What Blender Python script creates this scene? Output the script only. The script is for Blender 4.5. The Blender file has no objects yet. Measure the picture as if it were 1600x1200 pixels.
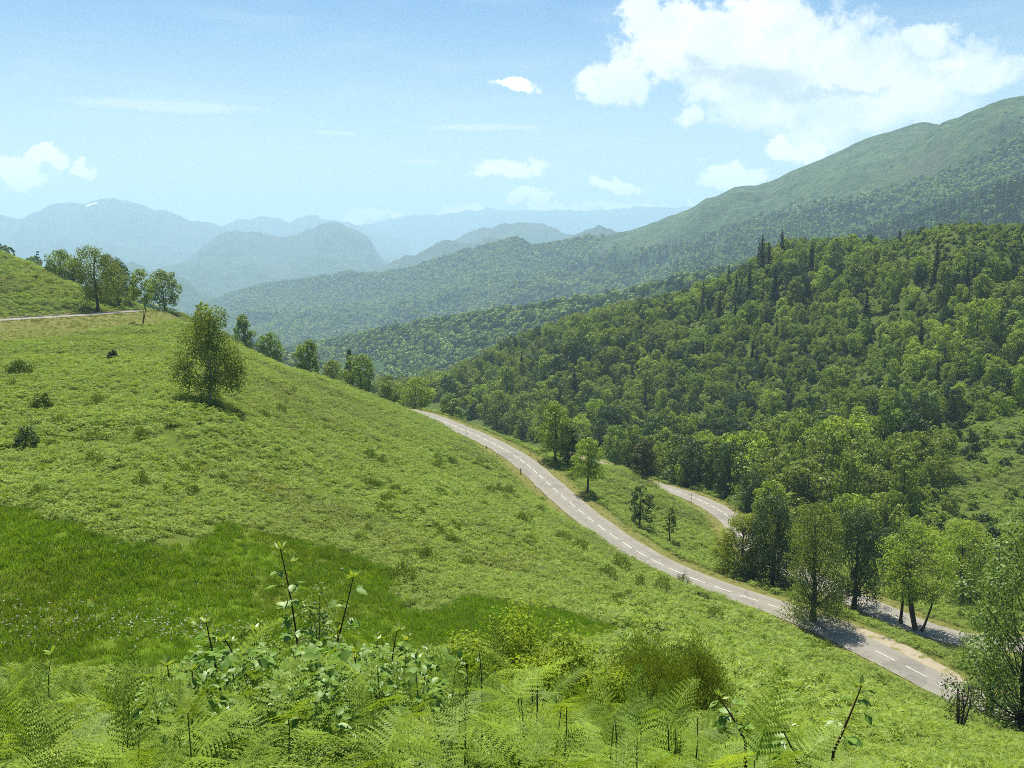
import bpy, math, random
import numpy as np
from mathutils import Vector, Matrix

S = bpy.context.scene
COL = S.collection
random.seed(7)
rng = np.random.default_rng(7)
R = math.radians

# ------------------------------------------------------------------ camera, sky, sun, exposure
F = 1570.0                       # focal length in pixels of the 1600 wide photograph
PITCH = math.atan(200.0 / F)     # the horizon lies 200 px above the middle of the frame
cam_d = bpy.data.cameras.new('camera')
cam_d.sensor_width = 36.0
cam_d.lens = 36.0 * F / 1600.0
cam_d.clip_start = 0.1
cam_d.clip_end = 60000.0
cam = bpy.data.objects.new('camera', cam_d)
COL.objects.link(cam)
cam.location = (0, 0, 0)
cam.rotation_euler = (math.pi / 2 - PITCH, 0, 0)
S.camera = cam

SUN_EL, SUN_AZ = 66.0, -16.0     # azimuth from the view direction, negative = left of it
sun_d = bpy.data.lights.new('sun', 'SUN')
sun_d.energy = 5.0
sun_d.angle = R(0.53)
sun_d.color = (1.0, 0.93, 0.78)
sun = bpy.data.objects.new('sun', sun_d)
COL.objects.link(sun)
sv = Vector((math.sin(R(SUN_AZ)) * math.cos(R(SUN_EL)), math.cos(R(SUN_AZ)) * math.cos(R(SUN_EL)), math.sin(R(SUN_EL))))
sun.rotation_euler = (-sv).to_track_quat('-Z', 'Y').to_euler()

S.view_settings.view_transform = 'Standard'
S.view_settings.look = 'None'
S.view_settings.exposure = 1.0
S.view_settings.gamma = 1.0
S.view_settings.use_curve_mapping = False
S.cycles.max_bounces = 6
S.cycles.diffuse_bounces = 3
S.cycles.glossy_bounces = 2
S.cycles.transmission_bounces = 4
S.cycles.volume_bounces = 1
S.cycles.transparent_max_bounces = 8
S.cycles.use_denoising = False
S.cycles.filter_width = 0.9
S.render.filter_size = 0.9
S.cycles.use_adaptive_sampling = False
S.cycles.adaptive_threshold = 0.02
S.cycles.caustics_reflective = False
S.cycles.caustics_refractive = False

world = bpy.data.worlds.new('World')
S.world = world
world.use_nodes = True


class NT:
    """tiny helper for building node trees"""
    def __init__(s, tree):
        s.t = tree
        s.n, s.l = tree.nodes, tree.links

    def add(s, kind, **kw):
        nd = s.n.new(kind)
        for k, v in kw.items():
            setattr(nd, k, v)
        return nd

    def put(s, sock, v):
        if isinstance(v, bpy.types.NodeSocket):
            s.l.new(v, sock)
        else:
            if hasattr(sock, 'default_value'):
                try:
                    sock.default_value = v
                except Exception:
                    sock.default_value = tuple(v) + (1.0,)

    def math(s, op, a, b=0.0, c=None, clamp=False):
        nd = s.add('ShaderNodeMath', operation=op, use_clamp=clamp)
        s.put(nd.inputs[0], a)
        s.put(nd.inputs[1], b)
        if c is not None:
            s.put(nd.inputs[2], c)
        return nd.outputs[0]

    def vmath(s, op, a, b=(0, 0, 0), out=0):
        nd = s.add('ShaderNodeVectorMath', operation=op)
        s.put(nd.inputs[0], a)
        s.put(nd.inputs[1], b)
        return nd.outputs['Value'] if op in ('LENGTH', 'DOT_PRODUCT', 'DISTANCE') else nd.outputs[0]

    def mix(s, f, a, b, blend='MIX'):
        nd = s.add('ShaderNodeMix', data_type='RGBA', blend_type=blend)
        s.put(nd.inputs[0], f)
        s.put(nd.inputs[6], a if isinstance(a, bpy.types.NodeSocket) else tuple(a) + (1.0,))
        s.put(nd.inputs[7], b if isinstance(b, bpy.types.NodeSocket) else tuple(b) + (1.0,))
        return nd.outputs[2]

    def noise(s, vec, scale, detail=4.0, rough=0.55, out=0, dist=0.0):
        nd = s.add('ShaderNodeTexNoise')
        if vec is not None:
            s.put(nd.inputs['Vector'], vec)
        nd.inputs['Scale'].default_value = scale
        nd.inputs['Detail'].default_value = detail
        nd.inputs['Roughness'].default_value = rough
        nd.inputs['Distortion'].default_value = dist
        return nd.outputs[out]

    def step(s, v, lo, hi, a=0.0, b=1.0):
        nd = s.add('ShaderNodeMapRange', interpolation_type='SMOOTHSTEP')
        s.put(nd.inputs[0], v)
        nd.inputs[1].default_value, nd.inputs[2].default_value = lo, hi
        nd.inputs[3].default_value, nd.inputs[4].default_value = a, b
        return nd.outputs[0]

    def ramp(s, v, stops):
        nd = s.add('ShaderNodeValToRGB')
        s.put(nd.inputs[0], v)
        e = nd.color_ramp.elements
        while len(e) < len(stops):
            e.new(0.5)
        for i, (p, c) in enumerate(stops):
            e[i].position = p
            e[i].color = tuple(c) + (1.0,)
        return nd.outputs[0]


def px_dir(u, v):
    a, b = (u - 800.0) / F, (600.0 - v) / F
    return np.array([a, math.cos(PITCH) + b * math.sin(PITCH), -math.sin(PITCH) + b * math.cos(PITCH)])


def at(u, v, Y):
    """the point at forward distance Y on the sight line of a photo pixel"""
    d = px_dir(u, v)
    return d * (Y / d[1])


# ---- sky: Nishita daylight plus cumulus painted by noise on the sky sphere (sky light only)
w = NT(world.node_tree)
for nd in list(w.n):
    w.n.remove(nd)
w_out = w.add('ShaderNodeOutputWorld')
bg = w.add('ShaderNodeBackground')
sky = w.add('ShaderNodeTexSky', sky_type='NISHITA')
sky.sun_disc = False
sky.sun_elevation = R(SUN_EL)
sky.sun_rotation = R(SUN_AZ)     # same bearing as the lamp
sky.altitude = 1000.0
sky.air_density = 1.0
sky.dust_density = 0.6
sky.ozone_density = 1.0
SKY_STRENGTH = 0.071
bg.inputs['Strength'].default_value = SKY_STRENGTH
tc = w.add('ShaderNodeTexCoord')
dirv = w.vmath('NORMALIZE', tc.outputs['Generated'])
sep = w.add('ShaderNodeSeparateXYZ')
w.put(sep.inputs[0], dirv)
az = w.math('ARCTAN2', sep.outputs[0], sep.outputs[1])
el = w.math('ARCSINE', sep.outputs[2])
cmb = w.add('ShaderNodeCombineXYZ')
w.put(cmb.inputs[0], az)
w.put(cmb.inputs[1], el)
P = cmb.outputs[0]
warp = w.vmath('SUBTRACT', w.noise(P, 16.0, 9.0, 0.66, out=1), (0.5, 0.5, 0.5))
Pw = w.vmath('ADD', P, w.vmath('MULTIPLY', warp, (0.085, 0.062, 0.0)))


def az_el(u, v):
    d = px_dir(u, v)
    d = d / np.linalg.norm(d)
    return math.atan2(d[0], d[1]), math.asin(d[2])


def cloud_mask(blobs, soft, P_):
    """smooth union of ellipses on the sky sphere: 1 inside, 0 outside"""
    tot = None
    for (u, v, ru, rv) in blobs:
        a, e = az_el(u, v)
        q = w.vmath('MULTIPLY', w.vmath('SUBTRACT', P_, (a, e, 0)), (F / ru, F / rv, 0))
        k = w.math('SUBTRACT', 1.0, w.vmath('LENGTH', q))
        tot = k if tot is None else w.math('SMOOTH_MAX', tot, k, 0.12)
    return tot


big = [(1070, 60, 95, 70), (1040, 25, 70, 40), (1160, 90, 120, 75), (1250, 105, 130, 85), (1340, 130, 130, 78), (1420, 140, 110, 55),
       (960, 122, 62, 38), (1200, 178, 100, 30), (1290, 200, 75, 42), (1350, 175, 120, 40), (1545, 115, 70, 26), (1445, 60, 45, 22),
       (1500, 92, 70, 24), (1080, 190, 26, 14), (1120, 150, 60, 30), (1200, 30, 70, 30)]
small = [(34, 276, 44, 20), (76, 260, 27, 12), (132, 272, 16, 14), (798, 262, 52, 17), (770, 270, 26, 8), (828, 308, 36, 10),
         (843, 325, 18, 7), (566, 334, 48, 10), (625, 338, 14, 6), (985, 325, 75, 9), (960, 292, 50, 9), (1145, 285, 44, 16),
         (1125, 270, 26, 10), (1090, 320, 18, 8), (720, 332, 36, 6), (1235, 232, 40, 20), (805, 133, 34, 12), (880, 327, 40, 7)]
m_big = cloud_mask(big, 0.1, Pw)
m_small = cloud_mask(small, 0.1, Pw)
streak = [(755, 199, 118, 7), (260, 165, 190, 12), (660, 253, 45, 5), (530, 208, 45, 5), (1090, 249, 20, 4)]
m_str = cloud_mask(streak, 0.1, w.vmath('ADD', P, w.vmath('MULTIPLY', warp, (0.03, 0.006, 0.0))))
fine = w.noise(P, 46.0, 9.0, 0.66)
broad = w.noise(P, 13.0, 4.0, 0.55)
det = w.math('ADD', w.math('MULTIPLY', w.math('SUBTRACT', fine, 0.5), 1.15), w.math('MULTIPLY', w.math('SUBTRACT', broad, 0.5), 0.5))
body = w.math('ADD', m_big, det)
# crisp towering edge at the top left of the cloud, thin dissolving edge at its foot and right end
soft = w.step(w.math('ADD', w.math('MULTIPLY', el, -3.0), w.math('MULTIPLY', az, 1.1)), -0.58, 0.20, 0.0, 1.0)
a_crisp = w.step(body, -0.06, 0.30)
a_thin = w.step(body, -0.12, 0.75, 0.0, 0.95)
a_big = w.math('ADD', w.math('MULTIPLY', a_crisp, w.math('SUBTRACT', 1.0, soft)), w.math('MULTIPLY', a_thin, soft))
a_small = w.math('MULTIPLY', w.step(w.math('ADD', m_small, w.math('MULTIPLY', w.math('SUBTRACT', fine, 0.5), 0.95)), -0.24, 0.22), 0.97)
a_str = w.math('MULTIPLY', w.step(w.math('ADD', m_str, w.math('MULTIPLY', w.math('SUBTRACT', fine, 0.5), 0.6)), 0.0, 0.7), 0.42)
veil = w.step(w.noise(w.vmath('MULTIPLY', P, (5.0, 26.0, 1.0)), 1.0, 5.0, 0.6), 0.45, 0.8, 0.0, 0.22)
alpha = w.math('MAXIMUM', w.math('MAXIMUM', a_big, a_small), w.math('MAXIMUM', a_str, veil))
# flat base of the big cloud, its shade painted as grey cloud colour
grey = [(1180, 126, 80, 26), (1120, 115, 60, 20), (1240, 142, 60, 10), (1330, 140, 70, 8), (1090, 95, 30, 18)]
g = w.step(w.math('ADD', cloud_mask(grey, 0.1, Pw), w.math('MULTIPLY', w.math('SUBTRACT', w.noise(P, 34.0, 5.0), 0.5), 0.9)), -0.15, 0.75)
puff = w.step(w.noise(Pw, 24.0, 8.0, 0.65), 0.36, 0.62)
cl_col = w.mix(w.math('MULTIPLY', g, 0.62), w.mix(puff, (7.2, 7.6, 7.7), (8.8, 8.8, 8.7)), (3.5, 4.4, 4.5))
# hazy daylight: the sky of this photograph is paler and more cyan than the clean Nishita one
sky_c = w.mix(1.0, sky.outputs[0], (0.40, 0.66, 0.80), blend='MULTIPLY')
low = w.step(el, 0.0, 0.27, 1.0, 0.0)
sky_c = w.mix(w.math('MULTIPLY', low, 0.88), sky_c, (6.4, 7.4, 7.3))
cl_col = w.mix(a_small, cl_col, (10.5, 10.4, 10.2))
w.put(bg.inputs[0], w.mix(alpha, sky_c, cl_col))
w.l.new(bg.outputs[0], w_out.inputs[0])

# ------------------------------------------------------------------ numeric helpers


def _hash(ix, iy, seed):
    h = (ix.astype(np.int64) * 374761393 + iy.astype(np.int64) * 668265263 + seed * 1442695041) & 0xFFFFFFFF
    h = ((h ^ (h >> 13)) * 1274126177) & 0xFFFFFFFF
    h = (h ^ (h >> 16)) & 0xFFFFFFFF
    return h / 4294967295.0


def vnoise(x, y, seed=0):
    x, y = np.asarray(x, float), np.asarray(y, float)
    ix, iy = np.floor(x), np.floor(y)
    fx, fy = x - ix, y - iy
    fx, fy = fx * fx * fx * (fx * (fx * 6 - 15) + 10), fy * fy * fy * (fy * (fy * 6 - 15) + 10)
    a, b = _hash(ix, iy, seed), _hash(ix + 1, iy, seed)
    c, d = _hash(ix, iy + 1, seed), _hash(ix + 1, iy + 1, seed)
    return (a + (b - a) * fx + (c - a) * fy + (a - b - c + d) * fx * fy) * 2 - 1


def fbm(x, y, seed=0, octv=4, gain=0.5):
    s, amp = 0.0, 1.0
    for i in range(octv):
        s = s + amp * vnoise(x * 2 ** i + 17.3 * i, y * 2 ** i - 9.1 * i, seed + i)
        amp *= gain
    return s


def sstep(a, b, x):
    t = np.clip((x - a) / (b - a), 0, 1)
    return t * t * (3 - 2 * t)


def in_poly(x, y, poly):
    inside = np.zeros(np.shape(x), bool)
    n = len(poly)
    for i in range(n):
        x1, y1 = poly[i][:2]
        x2, y2 = poly[(i + 1) % n][:2]
        c = ((y1 > y) != (y2 > y)) & (x < (x2 - x1) * (y - y1) / ((y2 - y1) + 1e-12) + x1)
        inside ^= c
    return inside


def new_mesh(name, verts, faces=None, quads=None, tris=None, mats=(), attrs=None, smooth=False, mat_idx=None, edges=None):
    me = bpy.data.meshes.new(name)
    verts = np.asarray(verts, np.float32)
    if quads is not None or tris is not None:
        q = np.zeros((0, 4), np.int32) if quads is None else np.asarray(quads, np.int32)
        t = np.zeros((0, 3), np.int32) if tris is None else np.asarray(tris, np.int32)
        me.vertices.add(len(verts))
        me.vertices.foreach_set('co', verts.ravel())
        me.loops.add(q.size + t.size)
        me.loops.foreach_set('vertex_index', np.concatenate([q.ravel(), t.ravel()]).astype(np.int32))
        me.polygons.add(len(q) + len(t))
        st = np.concatenate([np.arange(len(q)) * 4, len(q) * 4 + np.arange(len(t)) * 3]).astype(np.int32)
        me.polygons.foreach_set('loop_start', st)
        me.update(calc_edges=True)
    else:
        me.from_pydata([tuple(v) for v in verts.tolist()], edges or [], faces or [])
    if attrs:
        for k, (dom, vals) in attrs.items():
            vals = np.asarray(vals, np.float32)
            if vals.ndim == 1:
                a = me.attributes.new(k, 'FLOAT', dom)
                a.data.foreach_set('value', vals)
            else:
                a = me.attributes.new(k, 'FLOAT_VECTOR', dom)
                a.data.foreach_set('vector', vals.ravel())
    for m in mats:
        me.materials.append(m)
    if mat_idx is not None:
        me.polygons.foreach_set('material_index', np.asarray(mat_idx, np.int32))
    if smooth:
        me.polygons.foreach_set('use_smooth', np.ones(len(me.polygons), bool))
    me.validate(clean_customdata=False)
    me.update()
    return me


def tag(o, label=None, cat=None, group=None, kind=None):
    for k, v in (('label', label), ('category', cat), ('group', group), ('kind', kind)):
        if v:
            o[k] = v
    return o


def link(name, me, parent=None, loc=None):
    o = bpy.data.objects.new(name, me)
    COL.objects.link(o)
    if parent is not None:
        o.parent = parent
    if loc is not None:
        o.location = loc
    return o


# ------------------------------------------------------------------ materials


def material(name):
    m = bpy.data.materials.new(name)
    m.use_nodes = True
    t = NT(m.node_tree)
    for nd in list(t.n):
        t.n.remove(nd)
    out = t.add('ShaderNodeOutputMaterial')
    return m, t, out


def leaf_material(name, palette, trans=0.35, rough=0.55, gloss=0.04, var=0.35, tint=(1.15, 1.1, 0.55), patch=None, patch_scale=0.05):
    """palette: ramp stops picked per object / instance; 'var' attribute: leaf to leaf colour"""
    m, t, out = material(name)
    oi = t.add('ShaderNodeObjectInfo')
    c = t.ramp(oi.outputs['Random'], palette)
    if patch:
        pn = t.noise(oi.outputs['Location'], patch_scale, 4, 0.6)
        c = t.mix(t.step(pn, 0.46, 0.68), c, t.ramp(oi.outputs['Random'], patch))
    at_ = t.add('ShaderNodeAttribute', attribute_name='var')
    k = t.math('MULTIPLY_ADD', at_.outputs['Fac'], 2 * var, 1.0 - var)
    kk = t.add('ShaderNodeCombineXYZ')
    t.put(kk.inputs[0], t.math('POWER', k, 1.15)); t.put(kk.inputs[1], k); t.put(kk.inputs[2], k)
    c = t.mix(1.0, c, kk.outputs[0], blend='MULTIPLY')
    d = t.add('ShaderNodeBsdfDiffuse')
    tr = t.add('ShaderNodeBsdfTranslucent')
    t.put(d.inputs[0], c)
    t.put(tr.inputs[0], t.mix(1.0, c, tint, blend='MULTIPLY'))
    mx = t.add('ShaderNodeMixShader')
    mx.inputs[0].default_value = trans
    t.l.new(d.outputs[0], mx.inputs[1]); t.l.new(tr.outputs[0], mx.inputs[2])
    sh = mx.outputs[0]
    if gloss > 0:
        gl = t.add('ShaderNodeBsdfGlossy')
        gl.inputs['Roughness'].default_value = rough
        gl.inputs[0].default_value = (0.9, 1.0, 0.9, 1)
        m2 = t.add('ShaderNodeMixShader')
        m2.inputs[0].default_value = gloss
        t.l.new(sh, m2.inputs[1]); t.l.new(gl.outputs[0], m2.inputs[2])
        sh = m2.outputs[0]
    t.l.new(sh, out.inputs[0])
    return m


def simple_material(name, c1, c2, scale=3.0, rough=0.9, bump=0.0, detail=6.0):
    m, t, out = material(name)
    b = t.add('ShaderNodeBsdfPrincipled')
    geo = t.add('ShaderNodeTexCoord')
    n = t.noise(geo.outputs['Object'], scale, detail, 0.6)
    t.put(b.inputs['Base Color'], t.ramp(n, [(0.3, c1), (0.7, c2)]))
    b.inputs['Roughness'].default_value = rough
    b.inputs['Specular IOR Level'].default_value = 0.2
    if bump:
        bp = t.add('ShaderNodeBump')
        bp.inputs['Strength'].default_value = bump
        t.put(bp.inputs['Height'], n)
        t.l.new(bp.outputs[0], b.inputs['Normal'])
    t.l.new(b.outputs[0], out.inputs[0])
    return m


MAT = {}
MAT['bark'] = simple_material('bark', (0.05, 0.042, 0.033), (0.12, 0.105, 0.085), 9.0)
MAT['dark_bark'] = simple_material('dark_bark', (0.028, 0.022, 0.018), (0.06, 0.05, 0.04), 9.0)
MAT['birch_bark'] = simple_material('birch_bark', (0.10, 0.09, 0.08), (0.6, 0.57, 0.52), 3.0)
MAT['stem'] = simple_material('shoot_stem', (0.035, 0.022, 0.014), (0.09, 0.05, 0.03), 20.0, 0.6)
MAT['green_stem'] = simple_material('fern_stem', (0.05, 0.08, 0.02), (0.11, 0.14, 0.04), 12.0, 0.6)
MAT['dead_stem'] = simple_material('dry_stem', (0.05, 0.04, 0.025), (0.10, 0.085, 0.05), 12.0, 0.8)
MAT['stone'] = simple_material('stone', (0.20, 0.19, 0.175), (0.36, 0.34, 0.31), 4.0, 0.95, 0.3)
MAT['white_paint'] = simple_material('road_paint', (0.36, 0.35, 0.33), (0.78, 0.77, 0.74), 2.2, 0.8)
MAT['post'] = simple_material('post_wood', (0.10, 0.085, 0.07), (0.17, 0.15, 0.125), 6.0, 0.9)
MAT['post_white'] = simple_material('post_white', (0.7, 0.7, 0.68), (0.8, 0.8, 0.78), 6.0, 0.6)
MAT['red'] = simple_material('post_red', (0.45, 0.03, 0.02), (0.55, 0.05, 0.04), 6.0, 0.6)

# ------------------------------------------------------------------ the shape of the land
# main road: one mountain road in hairpins; (pixel u, v, forward distance) or a plain point
road_ctrl = [at(-260, 516, 175), at(-120, 508, 190), at(0, 500, 205), at(100, 494.5, 215), at(180, 488, 226), at(218, 483.5, 238),
             at(255, 489, 254), at(288, 505, 272), at(314, 518.5, 287),
             (-91, 309, -30), (-81, 329, -38), (-63, 326, -42.5), (-47, 300, -43), at(630, 642, 279), at(662, 646, 262),
             at(700, 661.5, 248), at(760, 688, 229), at(815, 719, 209), at(868, 766, 187), at(940, 826, 166), at(1030, 882, 149),
             at(1130, 923, 138.5), at(1240, 957, 130.5), at(1330, 997, 122), at(1420, 1043, 114.5), at(1500, 1085, 108), at(1575, 1117, 104.5),
             (64, 102, -50.4), (76, 104, -50.8), (83, 114, -51.1), (80, 125, -51.2), (71, 128.5, -51.2),
             at(1530, 1013, 128), at(1450, 985, 132), at(1370, 950, 140), at(1290, 915, 151), at(1215, 880, 166), at(1165, 850, 182),
             at(1148, 815, 200), at(1100, 784, 221), at(1042, 763, 244), at(985, 748, 266), (24, 300, -62), (5, 340, -66), (-20, 390, -71), (-60, 450, -78)]
road_ctrl = np.array([np.asarray(p, float) for p in road_ctrl])


def spline(P, step):
    out = []
    for i in range(len(P) - 1):
        p0 = P[max(i - 1, 0)]; p1 = P[i]; p2 = P[i + 1]; p3 = P[min(i + 2, len(P) - 1)]
        n = max(2, int(np.linalg.norm(p2 - p1) / step))
        for t in np.linspace(0, 1, n, endpoint=False):
            # centripetal-like cardinal spline with scaled tangents
            d = np.linalg.norm(p2 - p1)
            m1 = (p2 - p0) / (np.linalg.norm(p2 - p1) + np.linalg.norm(p1 - p0) + 1e-9) * d
            m2 = (p3 - p1) / (np.linalg.norm(p3 - p2) + np.linalg.norm(p2 - p1) + 1e-9) * d
            h = np.array([2 * t ** 3 - 3 * t ** 2 + 1, t ** 3 - 2 * t ** 2 + t, -2 * t ** 3 + 3 * t ** 2, t ** 3 - t ** 2])
            out.append(h[0] * p1 + h[1] * m1 + h[2] * p2 + h[3] * m2)
    out.append(P[-1])
    return np.array(out)


def resample(C, step):
    d = np.concatenate([[0], np.cumsum(np.linalg.norm(np.diff(C, axis=0), axis=1))])
    n = int(d[-1] / step)
    t = np.linspace(0, d[-1], n)
    return np.stack([np.interp(t, d, C[:, k]) for k in range(3)], 1)


road_c = resample(spline(road_ctrl, 1.5), 1.0)
for _ in range(40):                      # even out the grade and the plan
    road_c[1:-1] = road_c[1:-1] * 0.5 + (road_c[:-2] + road_c[2:]) * 0.25
for _ in range(120):
    road_c[1:-1, 2] = road_c[1:-1, 2] * 0.5 + (road_c[:-2, 2] + road_c[2:, 2]) * 0.25
road_t = np.gradient(road_c, axis=0)
road_t[:, 2] = 0
road_t /= np.linalg.norm(road_t, axis=1)[:, None]
road_n = np.stack([road_t[:, 1], -road_t[:, 0], np.zeros(len(road_t))], 1)     # to the right of travel
HALF = 2.75

ctrl = []
def C(u, v, Y, dz=0.0):
    p = at(u, v, Y)
    ctrl.append((p[0], p[1], p[2] + dz))
def D(x, y, z):
    ctrl.append((x, y, z))

# knoll under the camera and the near slope
for p in [(0, 0, -1.65), (-6, 0, -1.6), (6, 0, -1.9), (0, -6, -0.6), (-10, -12, 0.5), (10, -12, 0.3), (0, -30, 3), (-2, 4, -2.75), (0.3, 4, -2.75), (2.5, 4, -2.9),
          (-4, 8, -4.7), (0, 8, -4.8), (4, 8, -5.1), (-7, 14, -7.9), (0, 14, -7.9), (4, 14, -8.0), (9, 14, -8.4), (-20, 8, -4.5), (20, 8, -6.5),
          (-25, 20, -9.5), (-14, 25, -12.4), (-30, 0, -1), (30, 0, -6), (-40, -30, 6), (40, -30, 0)]:
    D(*p)
C(1090, 1130, 25); C(1450, 1180, 28); C(1600, 1190, 29); C(1350, 1140, 34); C(900, 1040, 33); C(1200, 1150, 36)
C(1100, 1120, 45); C(1100, 1000, 90); C(1250, 1040, 88); C(1350, 1090, 75); C(1440, 1130, 66); C(1300, 1140, 48); C(1590, 1150, 58)
# hollow with marsh grass
C(100, 1040, 38); C(100, 900, 48); C(100, 815, 56); C(-100, 900, 48); C(330, 1030, 38); C(330, 850, 56); C(500, 1010, 41); C(500, 880, 58); C(650, 960, 51)
C(800, 945, 58); C(960, 985, 58); C(720, 1020, 43)
# left slope
C(100, 700, 80); C(100, 600, 115); C(100, 540, 160); C(330, 720, 84); C(331, 631, 105); C(330, 560, 170); C(330, 520, 235)
C(500, 760, 95); C(500, 680, 130); C(500, 620, 180); C(500, 592, 214); C(400, 560, 224); C(600, 622, 225, -0.7); C(640, 637, 242, -0.9)
C(700, 690, 185, -0.6); C(700, 760, 130); C(800, 840, 100); C(860, 810, 140); C(700, 860, 80); C(950, 920, 95)
C(-80, 700, 80); C(-80, 600, 115)
C(100, 470, 227); C(100, 442, 252, -1.2); C(0, 440, 236, -0.5); C(0, 400, 262, -1.5); C(-150, 330, 290, -2); C(50, 417, 262, -1.5); C(160, 474, 238); C(215, 470, 255, -0.5); C(250, 491, 240); C(290, 503, 243)
C(-200, 450, 225); C(-300, 600, 120)
D(-150, 220, -2); D(-120, 100, -8); D(-60, 40, -13); D(-90, 60, -12); D(-200, 150, 5)
# behind the shoulder
for p in [(-150, 340, -10), (-125, 320, -18), (-105, 335, -36), (-60, 350, -52), (-20, 350, -60), (-20, 310, -54), (0, 320, -62), (-65, 300, -37), (-30, 262, -40.5),
          (-70, 260, -24.5), (-150, 420, -42), (-60, 430, -74), (0, 430, -74), (-100, 550, -90), (-250, 420, -15), (-300, 600, -55), (-250, 800, -105)]:
    D(*p)
# between and below the roads
C(800, 700, 222); C(868, 722, 210); C(918, 770, 190); C(1000, 823, 178); C(1046, 845, 171); C(1000, 742, 252); C(1185, 915, 145); C(1100, 880, 158)
C(1330, 950, 137.5); C(1435, 985, 129)
D(95, 120, -51.5); D(110, 150, -52.5); D(70, 150, -53); D(60, 175, -54.5); D(130, 100, -48)
# wooded spur on the other side (tree tops taken off)
C(1200, 700, 290, -6); C(1050, 700, 300, -6); C(900, 655, 335, -7); C(780, 640, 350, -8); C(1300, 780, 225, -3); C(1500, 780, 215); C(1520, 700, 255); C(1600, 640, 285); C(1450, 740, 235)
C(1600, 600, 300, -6); C(1600, 480, 355, -6); C(1600, 345, 420, -8); C(1480, 352, 432, -5); C(1400, 600, 315, -7); C(1400, 480, 385, -7); C(1400, 365, 452, -8)
C(1200, 600, 365, -8); C(1200, 480, 440, -8); C(1200, 383, 500, -10); C(1000, 600, 430, -9); C(1000, 520, 500, -9); C(1000, 462, 565, -10)
C(800, 620, 440, -9); C(800, 545, 570, -10); C(800, 518, 630, -10); C(650, 622, 500, -9); C(615, 602, 620, -8); C(900, 495, 600, -10)
C(1800, 600, 300, -6); C(1800, 300, 420, -5); C(1900, 900, 170)
for p in [(0, 750, -100), (150, 750, -75), (300, 700, -40), (420, 650, -15), (-100, 900, -125), (200, 1000, -120), (500, 1000, -60), (-300, 1200, -165), (0, 1300, -165),
          (400, 1300, -130), (-700, 1300, -150), (-600, 500, 20), (700, 700, 0), (900, 1300, -60), (500, 300, 25), (400, 100, -20), (-500, 100, 60), (-500, -200, 90),
          (300, -200, 10), (0, -300, 40), (-300, 900, -120)]:
    D(*p)
for i in range(20, len(road_c) - 40, 13):
    D(*road_c[i])

ctrl = np.array(ctrl)
SC = 100.0


def _phi(r2):
    return 0.5 * r2 * np.log(r2 + 1e-12)


# coordinates compressed with distance, so near detail and the far valley share one smooth surface
def _warp(x, y):
    r = np.hypot(x, y) + 1e-9
    k = np.log1p(r / 25.0) * 25.0 / r
    return x * k / 10.0, y * k / 10.0


cx, cy = _warp(ctrl[:, 0], ctrl[:, 1])
NCTRL = len(ctrl)
A = _phi((cx[:, None] - cx) ** 2 + (cy[:, None] - cy) ** 2) + np.eye(NCTRL) * 0.004
Pm = np.stack([np.ones(NCTRL), cx, cy], 1)
M = np.zeros((NCTRL + 3, NCTRL + 3))
M[:NCTRL, :NCTRL] = A; M[:NCTRL, NCTRL:] = Pm; M[NCTRL:, :NCTRL] = Pm.T
# solve for z, and weight so that far points do not dominate
WTS = np.linalg.solve(M, np.concatenate([ctrl[:, 2], np.zeros(3)]))


def tps(x, y):
    x = np.asarray(x, float); y = np.asarray(y, float)
    sh = x.shape
    a, b = _warp(x.ravel(), y.ravel())
    out = np.empty(a.shape)
    for i in range(0, len(a), 60000):
        aa, bb = a[i:i + 60000], b[i:i + 60000]
        ph = _phi((aa[:, None] - cx) ** 2 + (bb[:, None] - cy) ** 2)
        out[i:i + 60000] = ph @ WTS[:NCTRL] + WTS[NCTRL] + WTS[NCTRL + 1] * aa + WTS[NCTRL + 2] * bb
    return out.reshape(sh)


def road_near(x, y, reach=40.0):
    """distance to the road centre line, index of the nearest sample, signed side"""
    x = np.asarray(x, float).ravel(); y = np.asarray(y, float).ravel()
    dist = np.full(x.shape, 1e9); idx = np.zeros(x.shape, int)
    lo, hi = road_c[:, :2].min(0) - reach, road_c[:, :2].max(0) + reach
    sel = np.where((x > lo[0]) & (x < hi[0]) & (y > lo[1]) & (y < hi[1]))[0]
    rc = road_c[:, :2]
    for i in range(0, len(sel), 20000):
        s = sel[i:i + 20000]
        d2 = (x[s][:, None] - rc[:, 0]) ** 2 + (y[s][:, None] - rc[:, 1]) ** 2
        k = d2.argmin(1)
        dist[s] = np.sqrt(d2[np.arange(len(s)), k]); idx[s] = k
    return dist, idx


ditch = None


def height(x, y):
    x = np.asarray(x, float); y = np.asarray(y, float)
    sh = x.shape
    xf, yf = x.ravel(), y.ravel()
    r = np.hypot(xf, yf)
    z = np.empty(xf.shape)
    near = r < 1600
    z[near] = tps(xf[near], yf[near])
    z[~near] = -235.0
    k = sstep(1000, 1550, r)
    z = z * (1 - k) - 235.0 * k
    amp = sstep(6, 30, r)
    z += amp * (0.22 * fbm(xf / 7.0, yf / 7.0, 3, 3) + 0.5 * sstep(40, 120, r) * vnoise(xf / 21.0, yf / 21.0, 9))
    z += sstep(230, 420, r) * 2.2 * fbm(xf / 60.0, yf / 60.0, 5, 3)
    d, i = road_near(xf, yf)
    zr = road_c[i, 2]
    kk = sstep(HALF + 1.4, HALF + 7.5, d)
    z = np.where(d < 30, (zr - 0.06) * (1 - kk) + z * kk, z)
    if ditch is not None:
        dd = np.min(np.hypot(xf[:, None] - ditch[:, 0], yf[:, None] - ditch[:, 1]), axis=1) if len(xf) < 5e4 else None
        if dd is not None:
            z -= 0.55 * (1 - sstep(0.2, 1.0, dd))
    return z.reshape(sh)


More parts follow.
